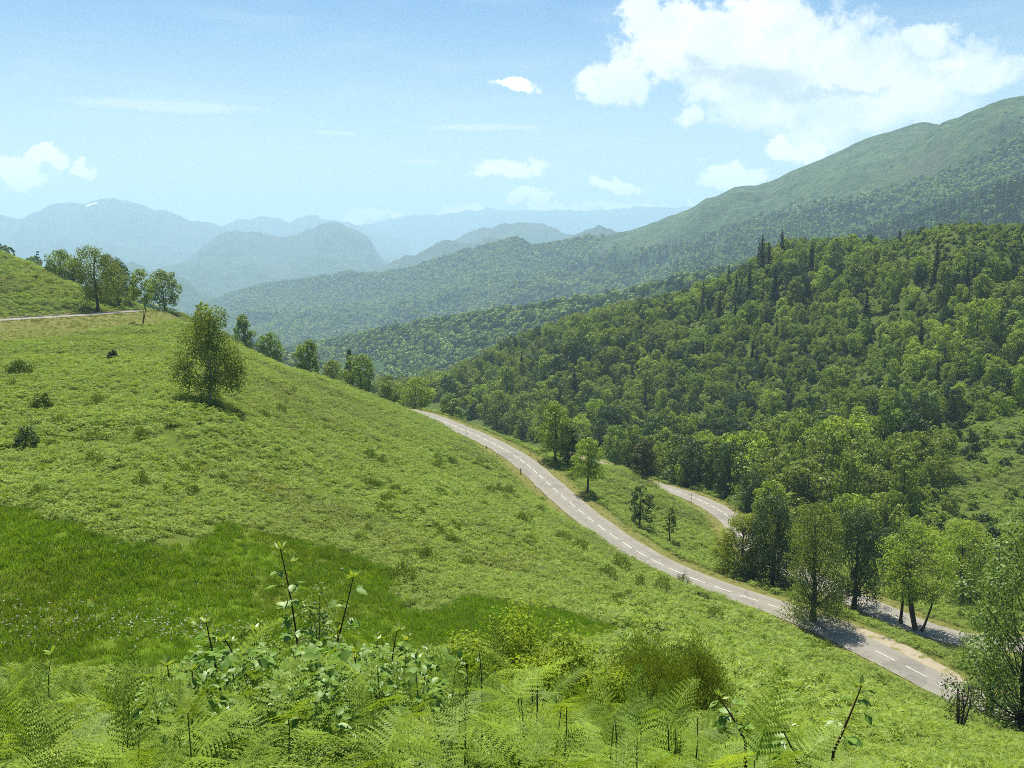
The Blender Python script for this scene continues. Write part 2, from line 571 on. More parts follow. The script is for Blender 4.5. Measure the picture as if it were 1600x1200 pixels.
_TS = np.geomspace(2.0, 1500.0, 2600)


def G(u, v):
    """where the sight line of a photo pixel meets the ground"""
    d = px_dir(u, v); d = d / d[1]
    x, y, z = d[0] * _TS, _TS, d[2] * _TS
    h = height(x, y)
    below = np.where(z < h)[0]
    if len(below) == 0:
        return None
    i = below[0]
    t0, t1 = _TS[max(i - 1, 0)], _TS[i]
    a, b = (z - h)[max(i - 1, 0)], (z - h)[i]
    t = t0 + (t1 - t0) * (a / (a - b + 1e-9))
    return np.array([d[0] * t, t, float(height(np.array([d[0] * t]), np.array([t]))[0])])


def poly_px(pts):
    out = []
    for u, v in pts:
        g = G(u, v)
        if g is not None:
            out.append(g[:2])
    return out
# ------------------------------------------------------------------ land sheet
ditch_g = poly_px([(262, 668), (275, 702), (300, 728), (330, 752)])
ditch = np.array([np.array(ditch_g[i]) * (1 - t) + np.array(ditch_g[i + 1]) * t for i in range(len(ditch_g) - 1) for t in np.linspace(0, 1, 12)])
MARSH = poly_px([(-120, 790), (7, 794), (56, 800), (75, 815), (131, 822), (150, 838), (210, 851), (300, 853), (330, 838), (337, 820), (360, 819), (412, 834),
                 (469, 846), (525, 860), (562, 876), (598, 888), (622, 905), (612, 925), (628, 950), (665, 962), (705, 945), (730, 933), (800, 944),
                 (900, 962), (972, 985), (945, 1003), (860, 1010), (700, 1020), (600, 1035), (480, 1046), (330, 1056), (150, 1058), (0, 1052), (-150, 1050)])
GRASSY = poly_px([(-200, 520), (0, 503), (100, 497), (180, 491), (220, 486), (285, 500), (240, 512), (150, 515), (60, 530), (-100, 555)])
SUNNY = poly_px([(1310, 1168), (1420, 1158), (1600, 1150), (1750, 1160), (1750, 1260), (1290, 1260)])
CLEAR = poly_px([(1432, 700), (1500, 672), (1560, 655), (1620, 640), (1700, 650), (1700, 850), (1600, 850), (1530, 812), (1470, 775)])
ROUGH = poly_px([(940, 960), (1040, 935), (1180, 965), (1300, 1030), (1420, 1095), (1480, 1135), (1330, 1140), (1150, 1125), (980, 1040)])
GRAVEL_IN = poly_px([(1278, 968), (1330, 985), (1400, 1005), (1440, 1025), (1490, 1050), (1450, 1045), (1380, 1020), (1300, 990)])

th = np.concatenate([np.radians(np.linspace(-180, -52, 60, endpoint=False)), np.radians(np.linspace(-52, 52, 520, endpoint=False)),
                     np.radians(np.linspace(52, 180, 60, endpoint=False))])
rr = np.concatenate([[0.0], np.geomspace(0.8, 1600, 500), np.geomspace(1750, 15500, 22)])
TH, RR = np.meshgrid(th, rr)
tx, ty = np.sin(TH) * RR, np.cos(TH) * RR
_d = ditch; ditch = None
tz = height(tx, ty)
ditch = _d
near_d = (np.hypot(tx + 24, ty - 84) < 30)
dd = np.min(np.hypot(tx[near_d][:, None] - ditch[:, 0], ty[near_d][:, None] - ditch[:, 1]), axis=1)
tz[near_d] -= 0.55 * (1 - sstep(0.2, 1.0, dd))
tz[RR > 1600] = -235 - (RR[RR > 1600] - 1600) * 0.0006
dist_r, idx_r = road_near(tx, ty)
dist_r = dist_r.reshape(tx.shape)
a_marsh = in_poly(tx, ty, MARSH).astype(float)
a_verge = (1 - sstep(4.2, 6.0, dist_r + 0.8 * vnoise(tx / 3, ty / 3, 4)))
a_verge = np.maximum(a_verge, 0.8 * in_poly(tx, ty, GRASSY))
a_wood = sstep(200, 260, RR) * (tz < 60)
nr, nt = tx.shape
ii = np.arange(nr - 1)[:, None] * nt + np.arange(nt)[None, :]
jj = np.arange(nr - 1)[:, None] * nt + (np.arange(nt)[None, :] + 1) % nt
quads = np.stack([ii, ii + nt, jj + nt, jj], -1).reshape(-1, 4)
quads = quads[:, ::-1]

m, t, out = material('land')
b = t.add('ShaderNodeBsdfPrincipled')
b.inputs['Roughness'].default_value = 1.0
b.inputs['Specular IOR Level'].default_value = 0.1
pos = t.add('ShaderNodeTexCoord').outputs['Object']
n1 = t.noise(pos, 0.12, 6, 0.6)
n2 = t.noise(pos, 1.8, 6, 0.65)
base = t.mix(n2, (0.05, 0.075, 0.012), (0.11, 0.15, 0.022))
base = t.mix(t.step(n1, 0.45, 0.7), base, (0.10, 0.125, 0.022))
marsh_c = t.mix(n2, (0.06, 0.115, 0.005), (0.10, 0.155, 0.008))
marsh_c = t.mix(t.math('MULTIPLY', t.step(n1, 0.45, 0.65), 0.6), marsh_c, (0.12, 0.125, 0.028))
verge_c = t.mix(n2, (0.11, 0.125, 0.03), (0.17, 0.16, 0.055))
at1 = t.add('ShaderNodeAttribute', attribute_name='marsh').outputs['Fac']
at2 = t.add('ShaderNodeAttribute', attribute_name='verge').outputs['Fac']
at3 = t.add('ShaderNodeAttribute', attribute_name='wood').outputs['Fac']
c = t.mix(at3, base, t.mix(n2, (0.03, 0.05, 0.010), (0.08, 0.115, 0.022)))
c = t.mix(at1, c, marsh_c)
c = t.mix(at2, c, verge_c)
t.put(b.inputs['Base Color'], c)
bp = t.add('ShaderNodeBump')
bp.inputs['Strength'].default_value = 0.6
bp.inputs['Distance'].default_value = 0.3
t.put(bp.inputs['Height'], n2)
t.l.new(bp.outputs[0], b.inputs['Normal'])
t.l.new(b.outputs[0], out.inputs[0])
MAT['land'] = m
land = link('ground', new_mesh('ground', np.stack([tx, ty, tz], -1).reshape(-1, 3), quads=quads, mats=[m], smooth=True,
            attrs={'marsh': ('POINT', a_marsh.ravel()), 'verge': ('POINT', a_verge.ravel()), 'wood': ('POINT', a_wood.ravel())}))
tag(land, 'green mountain pasture falling into a wooded valley', 'ground', kind='structure')

# ------------------------------------------------------------------ the road
m, t, out = material('asphalt')
b = t.add('ShaderNodeBsdfPrincipled')
pos = t.add('ShaderNodeTexCoord').outputs['Object']
na = t.noise(pos, 0.35, 6, 0.65); nb = t.noise(pos, 9.0, 4, 0.7)
acr = t.add('ShaderNodeAttribute', attribute_name='across').outputs['Fac']
c = t.mix(na, (0.172, 0.162, 0.138), (0.25, 0.236, 0.20))
c = t.mix(t.math('MULTIPLY', nb, 0.35), c, (0.13, 0.124, 0.108))
# wheel tracks polished darker, dusty edges
trk = t.math('ABSOLUTE', t.math('SUBTRACT', t.math('ABSOLUTE', acr), 0.48))
c = t.mix(t.math('MULTIPLY', t.step(trk, 0.05, 0.22, 1.0, 0.0), 0.28), c, (0.135, 0.128, 0.118))
c = t.mix(t.math('MULTIPLY', t.step(t.math('ADD', t.math('ABSOLUTE', acr), t.math('MULTIPLY', na, 0.2)), 0.92, 1.12), 0.55), c, (0.23, 0.205, 0.165))
crk = t.add('ShaderNodeTexVoronoi', feature='DISTANCE_TO_EDGE')
crk.inputs['Scale'].default_value = 0.28
t.put(crk.inputs['Vector'], t.vmath('ADD', pos, t.vmath('MULTIPLY', t.noise(pos, 0.8, 4, 0.6, out=1), (3.0, 3.0, 3.0))))
c = t.mix(t.math('MULTIPLY', t.step(crk.outputs[0], 0.008, 0.022, 1.0, 0.0), 0.55), c, (0.06, 0.057, 0.052))
c = t.mix(t.math('MULTIPLY', t.step(t.noise(pos, 0.11, 2, 0.4), 0.60, 0.62), 0.45), c, (0.115, 0.111, 0.10))
t.put(b.inputs['Base Color'], c)
b.inputs['Roughness'].default_value = 0.9
t.l.new(b.outputs[0], out.inputs[0])
MAT['asphalt'] = m


def ribbon(i0, i1, offs, lift, jitter=0.0, seed=0):
    """sheet following the road between samples i0..i1, at the given sideways offsets"""
    idx = np.arange(i0, i1)
    V, acr = [], []
    for k, o in enumerate(offs):
        oo = np.full(len(idx), o, float)
        if jitter and (k == 0 or k == len(offs) - 1):
            oo += jitter * vnoise(idx * 0.35, np.full(len(idx), k + 3.1), seed) + 0.5 * jitter * vnoise(idx * 1.3, np.full(len(idx), k + 8.1), seed)
        p = road_c[idx] + road_n[idx] * oo[:, None]
        crown = 0.05 * (1 - (np.abs(oo) / HALF) ** 2)
        p[:, 2] += lift + crown
        V.append(p); acr.append(oo / HALF)
    V = np.stack(V, 1); acr = np.stack(acr, 1)
    nn, kk = V.shape[:2]
    a = (np.arange(nn - 1)[:, None] * kk + np.arange(kk - 1)[None]).reshape(-1)
    q = np.stack([a, a + 1, a + kk + 1, a + kk], 1)
    return V.reshape(-1, 3), q, acr.reshape(-1)


v, q, ac = ribbon(0, len(road_c), np.linspace(-HALF, HALF, 9), 0.02, 0.12, 5)
road = link('road', new_mesh('road', v, quads=q[:, ::-1], mats=[MAT['asphalt']], attrs={'across': ('POINT', ac)}, smooth=True))
tag(road, 'narrow grey mountain road with a broken white centre line', 'road', kind='structure')


def road_at(s):
    i = int(np.clip(math.floor(s), 0, len(road_c) - 2)); f = s - i
    return road_c[i] * (1 - f) + road_c[i + 1] * f, road_t[i], road_n[i]


def road_s(u, v):
    """road sample nearest to what a pixel shows (by direction)"""
    d = px_dir(u, v); d /= np.linalg.norm(d)
    e = road_c / np.linalg.norm(road_c, axis=1)[:, None]
    return float((e @ d).argmax())


s = 12.0
n_dash = 0
L = len(road_c)
s_hide0, s_hide1 = road_s(218, 483), road_s(640, 638)
def dash(s0, length):
    V = []
    for k in range(4):
        p, tt, nn = road_at(s0 + length * k / 3)
        for sd in (-0.06, 0.06):
            V.append(p + nn * sd + np.array([0, 0, 0.078]))
    q = [[2 * k, 2 * k + 2, 2 * k + 3, 2 * k + 1] for k in range(3)]
    o = link('lane_dash', new_mesh('lane_dash', V, quads=q, mats=[MAT['white_paint']]), parent=road)
    tag(o, kind='structure')
s = s_hide1
while s < road_s(1042, 763) - 4 and n_dash < 110:
    dash(s, 3.0)
    s += 4.45 + 0.1 * math.sin(n_dash)
    n_dash += 1

# gravel lay-by on the valley side of the road
m, t, out = material('gravel')
b = t.add('ShaderNodeBsdfPrincipled')
pos = t.add('ShaderNodeTexCoord').outputs['Object']
c = t.ramp(t.noise(pos, 7.0, 5, 0.7), [(0.3, (0.17, 0.145, 0.10)), (0.55, (0.30, 0.26, 0.19)), (0.75, (0.42, 0.37, 0.28))])
c = t.mix(t.step(t.noise(pos, 0.6, 4), 0.52, 0.68), c, (0.15, 0.15, 0.05))
t.put(b.inputs['Base Color'], c)
b.inputs['Roughness'].default_value = 1.0
t.l.new(b.outputs[0], out.inputs[0])
MAT['gravel'] = m
i0, i1 = int(road_s(1262, 965)), int(road_s(1520, 1090))
idx = np.arange(i0, i1)
side = -1.0 if (road_n[(i0 + i1) // 2] @ np.array([0, 1, 0])) < 0 else 1.0
V = []
prof = np.sin(np.linspace(0.05, math.pi - 0.1, len(idx))) ** 0.7
for k, f in enumerate(np.linspace(0, 1, 6)):
    o = HALF - 0.35 + f * (prof * 1.9 + 0.4 + (0.4 * vnoise(idx * 0.3, idx * 0 + 1.0, 8) if k == 5 else 0))
    p = road_c[idx] + road_n[idx] * (side * o)[:, None]
    zz = height(p[:, 0], p[:, 1])
    p[:, 2] = np.maximum(zz + 0.035, road_c[idx, 2] - 0.0 * f + 0.035 - 0.02 * k)
    V.append(p)
V = np.stack(V, 1); kk = 6; nn = len(idx)
a = (np.arange(nn - 1)[:, None] * kk + np.arange(kk - 1)[None]).reshape(-1)
q = np.stack([a, a + 1, a + kk + 1, a + kk], 1)
gv = link('gravel_shoulder', new_mesh('gravel_shoulder', V.reshape(-1, 3), quads=q if side < 0 else q[:, ::-1], mats=[MAT['gravel']], smooth=True))
tag(gv, 'strip of pale loose gravel along the lower side of the road', 'gravel', kind='structure')

# ------------------------------------------------------------------ mountains
def mountain_material(name, forest, grass, rock=(0.16, 0.155, 0.14)):
    m, t, out = material(name)
    b = t.add('ShaderNodeBsdfPrincipled')
    b.inputs['Roughness'].default_value = 1.0
    b.inputs['Specular IOR Level'].default_value = 0.05
    pos = t.add('ShaderNodeTexCoord').outputs['Object']
    n = t.noise(pos, 0.012, 9, 0.68); n2 = t.noise(pos, 0.0035, 6, 0.6)
    fo = t.add('ShaderNodeAttribute', attribute_name='forest').outputs['Fac']
    c1 = t.mix(t.step(n, 0.38, 0.62), forest, tuple(x * 1.9 for x in forest))
    c2 = t.mix(t.step(n, 0.4, 0.65), grass, tuple(x * 0.62 for x in grass))
    n3 = t.noise(pos, 0.055, 9, 0.72)
    c2 = t.mix(t.step(n3, 0.42, 0.66), c2, tuple(x * 0.55 for x in forest[:1]) + (forest[1] * 0.9, forest[2]))
    c2 = t.mix(t.step(n2, 0.5, 0.62, 0.0, 0.7), c2, (0.072, 0.080, 0.045))
    c2 = t.mix(t.step(t.noise(pos, 0.03, 6, 0.7), 0.6, 0.68, 0.0, 0.6), c2, rock)
    f2 = t.step(t.math('ADD', fo, t.math('MULTIPLY', t.math('SUBTRACT', n, 0.5), 1.3)), 0.4, 0.6)
    c = t.mix(f2, c2, c1)
    sn = t.add('ShaderNodeAttribute', attribute_name='snow').outputs['Fac']
    c = t.mix(t.step(t.math('ADD', sn, t.math('MULTIPLY', t.math('SUBTRACT', t.noise(pos, 0.02, 4), 0.5), 1.6)), 0.55, 0.75), c, (0.8, 0.82, 0.85))
    t.put(b.inputs['Base Color'], c)
    bp = t.add('ShaderNodeBump')
    bp.inputs['Strength'].default_value = 0.9
    bp.inputs['Distance'].default_value = 18.0
    t.put(bp.inputs['Height'], t.math('ADD', n, t.math('MULTIPLY', n3, 0.25)))
    t.l.new(bp.outputs[0], b.inputs['Normal'])
    t.l.new(b.outputs[0], out.inputs[0])
    return m


MAT['mountain'] = mountain_material('mountain', (0.03, 0.055, 0.018), (0.085, 0.125, 0.048))
MAT['far_mountain'] = mountain_material('far_mountain', (0.03, 0.05, 0.022), (0.09, 0.11, 0.05))


class Ridge:
    """a mountain whose crest runs through given sight-line points, with a front slope, spurs and a back slope"""
    def __init__(s, pts, front, base, amp, seed, p=1.25, lower=0.0, nt=320, ns=70, crest=0.012):
        pts = [np.append(at(u, v, Y), u) for (u, v, Y) in pts]
        P = np.array(pts)
        P[:, 2] -= lower
        d = np.concatenate([[0], np.cumsum(np.hypot(*np.diff(P[:, :2], axis=0).T))])
        s.len = d[-1]
        tt = np.linspace(0, d[-1], nt)
        ker = np.array([1, 2, 1]) / 4
        X = np.stack([np.interp(tt, d, P[:, k]) for k in range(3)], 1)
        for _ in range(2):
            X[1:-1] = X[1:-1] * 0.5 + (X[:-2] + X[2:]) * 0.25
        Ym = X[:, 1].mean()
        s.X, s.tt, s.front, s.base, s.amp, s.seed, s.p = X, tt, front, base, amp, seed, p
        s.X[:, 2] += crest * front * 0.25 * fbm(tt / (front * 0.06), tt * 0 + 3, seed + 50, 4)
        s.nt, s.ns = nt, ns

    def point(s, t, q):
        """t along 0..1, q: 0 crest .. 1 foot of the front, negative behind"""
        T = t * s.tt[-1]
        x = np.interp(T, s.tt, s.X[:, 0]); y = np.interp(T, s.tt, s.X[:, 1]); z0 = np.interp(T, s.tt, s.X[:, 2])
        r = np.hypot(x, y)
        px, py = x - x / r * s.front * q, y - y / r * s.front * q
        qq = np.clip(np.abs(q), 0, 1.5)
        z = s.base + (z0 - s.base) * np.where(q >= 0, np.clip(1 - qq, 0, 1) ** s.p, 1 - qq * 0.9)
        k = np.clip(qq * 5, 0, 1) * (q >= 0)
        nz = fbm(px / (s.front * 0.35), py / (s.front * 0.35), s.seed, 5)
        rid = 1 - np.abs(fbm(T / (s.front * 0.42) + 0.6 * nz, qq * 0.9 + 7.0, s.seed + 9, 3)) * 1.3
        z = z + s.amp * k * (0.55 * nz + 0.8 * (rid - 0.75)) * np.clip((1.15 - qq) * 2, 0, 1)
        return np.stack([px, py, z], -1)

    def build(s, name, mat, label, forest, snow=None):
        q = np.concatenate([np.linspace(-0.7, -0.05, 8), np.linspace(0, 1, s.ns) ** 1.3])
        t = np.linspace(0, 1, s.nt)
        T, Q = np.meshgrid(t, q)
        V = s.point(T.ravel(), Q.ravel())
        nq = len(q)
        a = (np.arange(nq - 1)[:, None] * s.nt + np.arange(s.nt - 1)[None]).reshape(-1)
        qd = np.stack([a, a + 1, a + s.nt + 1, a + s.nt], 1)[:, ::-1]
        at_ = {'forest': ('POINT', forest(T.ravel(), Q.ravel(), V))}
        if snow is not None:
            at_['snow'] = ('POINT', snow(V))
        o = link(name, new_mesh(name, V, quads=qd, mats=[mat], smooth=True, attrs=at_))
        tag(o, label, 'mountain', kind='structure')
        return o


def to_px(V):
    x, y, z = V[..., 0], V[..., 1], V[..., 2]
    f = y * math.cos(PITCH) - z * math.sin(PITCH)
    up = y * math.sin(PITCH) + z * math.cos(PITCH)
    return 800 + F * x / f, 600 - F * up / f


ONE = lambda T, Q, V: np.ones(len(T))
mid_ridge = Ridge([(380, 560, 1900), (430, 545, 1800), (470, 534, 1700), (540, 522, 1600), (600, 508, 1500), (660, 497, 1420), (720, 487, 1360), (800, 474, 1300), (860, 465, 1250), (960, 450, 1200),
                   (1060, 425, 1150), (1160, 405, 1120), (1260, 385, 1100)], 380, -215, 16, 11, 1.1, lower=10)
mid_ridge.build('hill', MAT['mountain'], 'dark wooded ridge running down into the valley', ONE)
conifer_ridge = Ridge([(1180, 410, 1900), (1240, 392, 1800), (1300, 372, 1700), (1340, 357, 1640), (1400, 335, 1560), (1450, 317, 1500), (1500, 302, 1450), (1550, 286, 1400), (1600, 268, 1350),
                       (1700, 232, 1300), (1850, 200, 1250)], 500, -120, 14, 21, 1.1, lower=12)
conifer_ridge.build('hill', MAT['mountain'], 'ridge covered in dark spruces behind the wooded spur', ONE)
left_ridge = Ridge([(-260, 300, 560), (-100, 335, 580), (0, 378, 600), (30, 388, 610), (60, 402, 620), (110, 425, 640), (180, 452, 680), (260, 478, 730), (310, 502, 800), (360, 520, 880), (430, 545, 950), (500, 562, 1050), (600, 600, 1150)],
                   170, -120, 6, 31, 1.0, lower=9)
left_ridge.build('hill', MAT['mountain'], 'wooded spur showing behind the left pasture ridge', ONE)
big_pts = [(250, 500, 4600), (340, 470, 4300), (380, 454, 4200), (430, 441, 4100), (520, 433, 3950), (533, 427, 3930), (546, 425, 3900), (560, 430, 3880), (600, 427, 3800), (650, 418, 3700), (720, 396, 3550), (760, 386, 3480), (790, 377, 3420),
           (803, 372, 3400), (815, 375, 3380), (830, 385, 3360), (860, 382, 3300), (900, 371, 3220), (980, 361, 3080), (1040, 340, 2980), (1100, 313, 2880), (1150, 295, 2800),
           (1180, 290, 2760), (1240, 267, 2680), (1300, 240, 2600), (1360, 215, 2540), (1410, 198, 2490), (1445, 191, 2460), (1480, 200, 2430), (1560, 225, 2400), (1700, 240, 2350)]
big = Ridge(big_pts, 1500, -235, 60, 41, 0.95, nt=520, ns=110)
def big_forest(T, Q, V):
    u, v = to_px(V)
    line = np.interp(u, [300, 700, 900, 960, 1050, 1180, 1300, 1400, 1600], [380, 370, 375, 400, 398, 352, 322, 300, 250])
    return sstep(-14, 14, v - line + 14 * fbm(V[:, 0] / 120, V[:, 1] / 120, 2, 3))
big.build('mountain', MAT['mountain'], 'long mountain flank, grass above and woods below, descending to the left', big_forest)
shoulder = Ridge([(1050, 395, 2300), (1120, 372, 2260), (1180, 348, 2230), (1250, 315, 2200), (1320, 283, 2170), (1390, 250, 2140), (1440, 217, 2110), (1468, 197, 2090), (1500, 181, 2070), (1530, 169, 2050), (1560, 157, 2030), (1600, 149, 2000), (1680, 132, 1970), (1800, 120, 1940), (1950, 150, 1900)],
                 900, -100, 26, 61, 1.0, nt=420, ns=90)
def sh_forest(T, Q, V):
    u, v = to_px(V)
    line = np.interp(u, [1100, 1200, 1300, 1400, 1500, 1600], [335, 325, 318, 312, 268, 245])
    return np.clip(sstep(-25, 18, v - line + 26 * fbm(V[:, 0] / 90, V[:, 1] / 90, 2, 4)), 0, 1)
shoulder.build('mountain', MAT['mountain'], 'grassy brown mountain shoulder with scattered shrubs at the right edge', sh_forest)

FAR = [
    ('rocky knoll in blue haze beside the left trees', [(140, 440, 5000), (180, 420, 5000), (205, 410, 5000), (222, 414, 5000), (240, 432, 5000), (262, 455, 5000), (300, 480, 5000)], 700, 30, 101),
    ('steep wooded knoll in haze right of the left trees', [(225, 455, 4700), (245, 432, 4700), (265, 427, 4700), (290, 437, 4700), (312, 455, 4700), (345, 468, 4700), (380, 485, 4700)], 700, 30, 111),
    ('blue wooded spur rising behind the long mountain flank', [(520, 450, 5600), (570, 425, 5600), (610, 410, 5600), (650, 398, 5500), (690, 377, 5500), (710, 374, 5500), (730, 379, 5500), (765, 371, 5500), (800, 374, 5400), (850, 392, 5400), (900, 410, 5400)], 1200, 60, 121),
    ('pale blue rounded hill behind the wooded spur', [(620, 415, 7200), (690, 390, 7200), (735, 363, 7100), (780, 351, 7000), (815, 346, 7000), (850, 352, 7000), (890, 365, 7000), (950, 385, 7000)], 1200, 60, 131),
    ('small blue cone shaped hill behind the long mountain flank', [(860, 390, 5200), (895, 370, 5200), (918, 357, 5200), (934, 352, 5200), (955, 357, 5200), (985, 368, 5200), (1050, 380, 5200)], 700, 40, 141),
    ('hazy ridge ending in a cliff above the valley', [(180, 470, 7800), (250, 430, 7800), (300, 398, 7700), (340, 370, 7600), (370, 360, 7600), (400, 362, 7600), (440, 368, 7500), (470, 364, 7500), (500, 354, 7500), (525, 349, 7500), (550, 357, 7500), (572, 370, 7500), (581, 380, 7500),
      (586, 392, 7500), (600, 406, 7500), (640, 425, 7500), (720, 440, 7500)], 1700, 110, 151),
    ('low blue hill in front of the cliff ridge', [(120, 450, 6600), (220, 430, 6600), (280, 408, 6600), (330, 402, 6600), (400, 408, 6500), (470, 418, 6500), (540, 432, 6500), (620, 450, 6500)], 1300, 60, 161),
    ('great hazy peak with a snow patch at the left', [(-350, 390, 10500), (-200, 360, 10500), (-80, 345, 10500), (-20, 333, 10500), (10, 339, 10500), (35, 340, 10500), (70, 327, 10500), (100, 318, 10500), (130, 315, 10500), (158, 309, 10500), (170, 307, 10500), (190, 314, 10500),
      (218, 319, 10500), (238, 327, 10500), (265, 331, 10500), (300, 341, 10500), (340, 352, 10500), (400, 372, 10500), (480, 400, 10500)], 3000, 190, 171),
    ('very pale jagged range behind the cliff ridge', [(280, 375, 12500), (330, 358, 12500), (365, 347, 12500), (400, 338, 12500), (425, 343, 12500), (455, 345, 12500), (488, 338, 12500), (515, 342, 12500), (560, 352, 12500), (640, 375, 12500)], 2500, 140, 181),
    ('faint distant range under the low clouds', [(520, 357, 15600), (600, 345, 15600), (650, 336, 15600), (700, 333, 15600), (735, 330, 15600), (760, 325, 15600), (800, 331, 15600), (860, 328, 15600), (920, 330, 15600), (990, 323, 15600), (1060, 323, 15600), (1150, 327, 15600), (1300, 340, 15600)], 2500, 140, 191),
]
for lab, pts, front, amp, seed in FAR:
    rg = Ridge(pts, front, -235, amp, seed, 1.0, nt=300, ns=46, crest=0.035)
    sn = None
    if 'snow' in lab:
        def sn(V):
            u, v = to_px(V)
            return np.clip(1.25 - np.hypot((u - 143) / 13, (v - 319 + (u - 143) * 0.25) / 3.2), 0, 1)
    rg.build('mountain', MAT['far_mountain'], lab, lambda T, Q, V: np.clip(0.35 + Q * 1.4, 0, 1), sn)
# ------------------------------------------------------------------ plant geometry
def unit_v(a):
    return a / (np.linalg.norm(a) + 1e-9)


def tube(path, rad, sides=5):
    path = np.asarray(path, float); rad = np.asarray(rad, float)
    n = len(path)
    tg = np.gradient(path, axis=0); tg /= np.linalg.norm(tg, axis=1)[:, None] + 1e-9
    ref = np.array([[1.0, 0.13, 0]]) if abs(unit_v(path[-1] - path[0])[2]) > 0.6 else np.array([[0, 0, 1.0]])
    a = np.cross(tg, ref); a /= np.linalg.norm(a, axis=1)[:, None] + 1e-9
    b = np.cross(tg, a)
    ang = np.arange(sides) * 2 * math.pi / sides
    V = path[:, None] + rad[:, None, None] * (np.cos(ang)[None, :, None] * a[:, None] + np.sin(ang)[None, :, None] * b[:, None])
    i = (np.arange(n - 1)[:, None] * sides + np.arange(sides)[None]).reshape(-1)
    j = (np.arange(n - 1)[:, None] * sides + (np.arange(sides)[None] + 1) % sides).reshape(-1)
    return V.reshape(-1, 3), np.stack([i, j, j + sides, i + sides], 1)


def join(parts):
    V, Q, o = [], [], 0
    for v, q in parts:
        V.append(v); Q.append(q + o); o += len(v)
    return np.concatenate(V), np.concatenate(Q)


def unit(a):
    return a / (np.linalg.norm(a, axis=-1, keepdims=True) + 1e-9)


def leaf_quads(pos, nrm, size, aspect, g, droop=0.0):
    n = len(pos)
    rnd = unit(g.normal(size=(n, 3)))
    t = unit(np.cross(nrm, rnd))
    if droop:
        t = unit(t + np.array([0, 0, -droop]))
    b = unit(np.cross(nrm, t))
    s = np.broadcast_to(np.asarray(size, float), (n,))[:, None] * 0.5
    V = np.stack([pos - t * s, pos + b * s * aspect - t * s * 0.1, pos + t * s, pos - b * s * aspect - t * s * 0.1], 1)
    Q = np.arange(n * 4).reshape(n, 4)
    return V.reshape(-1, 3), Q


def crown_env(style, h):
    """half width of the crown, as a share, at height share h (0 foot of crown .. 1 top)"""
    if style == 'round':
        return np.sqrt(np.clip(1 - ((h - 0.45) / 0.56) ** 2, 0, 1))
    if style == 'oval':
        return np.sqrt(np.clip(1 - ((h - 0.38) / 0.63) ** 2, 0, 1)) * (1 - 0.25 * h)
    if style == 'birch':
        return np.sqrt(np.clip(1 - ((h - 0.36) / 0.66) ** 2, 0, 1)) * (1 - 0.22 * h)
    if style == 'spread':
        return np.sqrt(np.clip(1 - ((h - 0.6) / 0.62) ** 2, 0, 1))
    return np.ones_like(h)


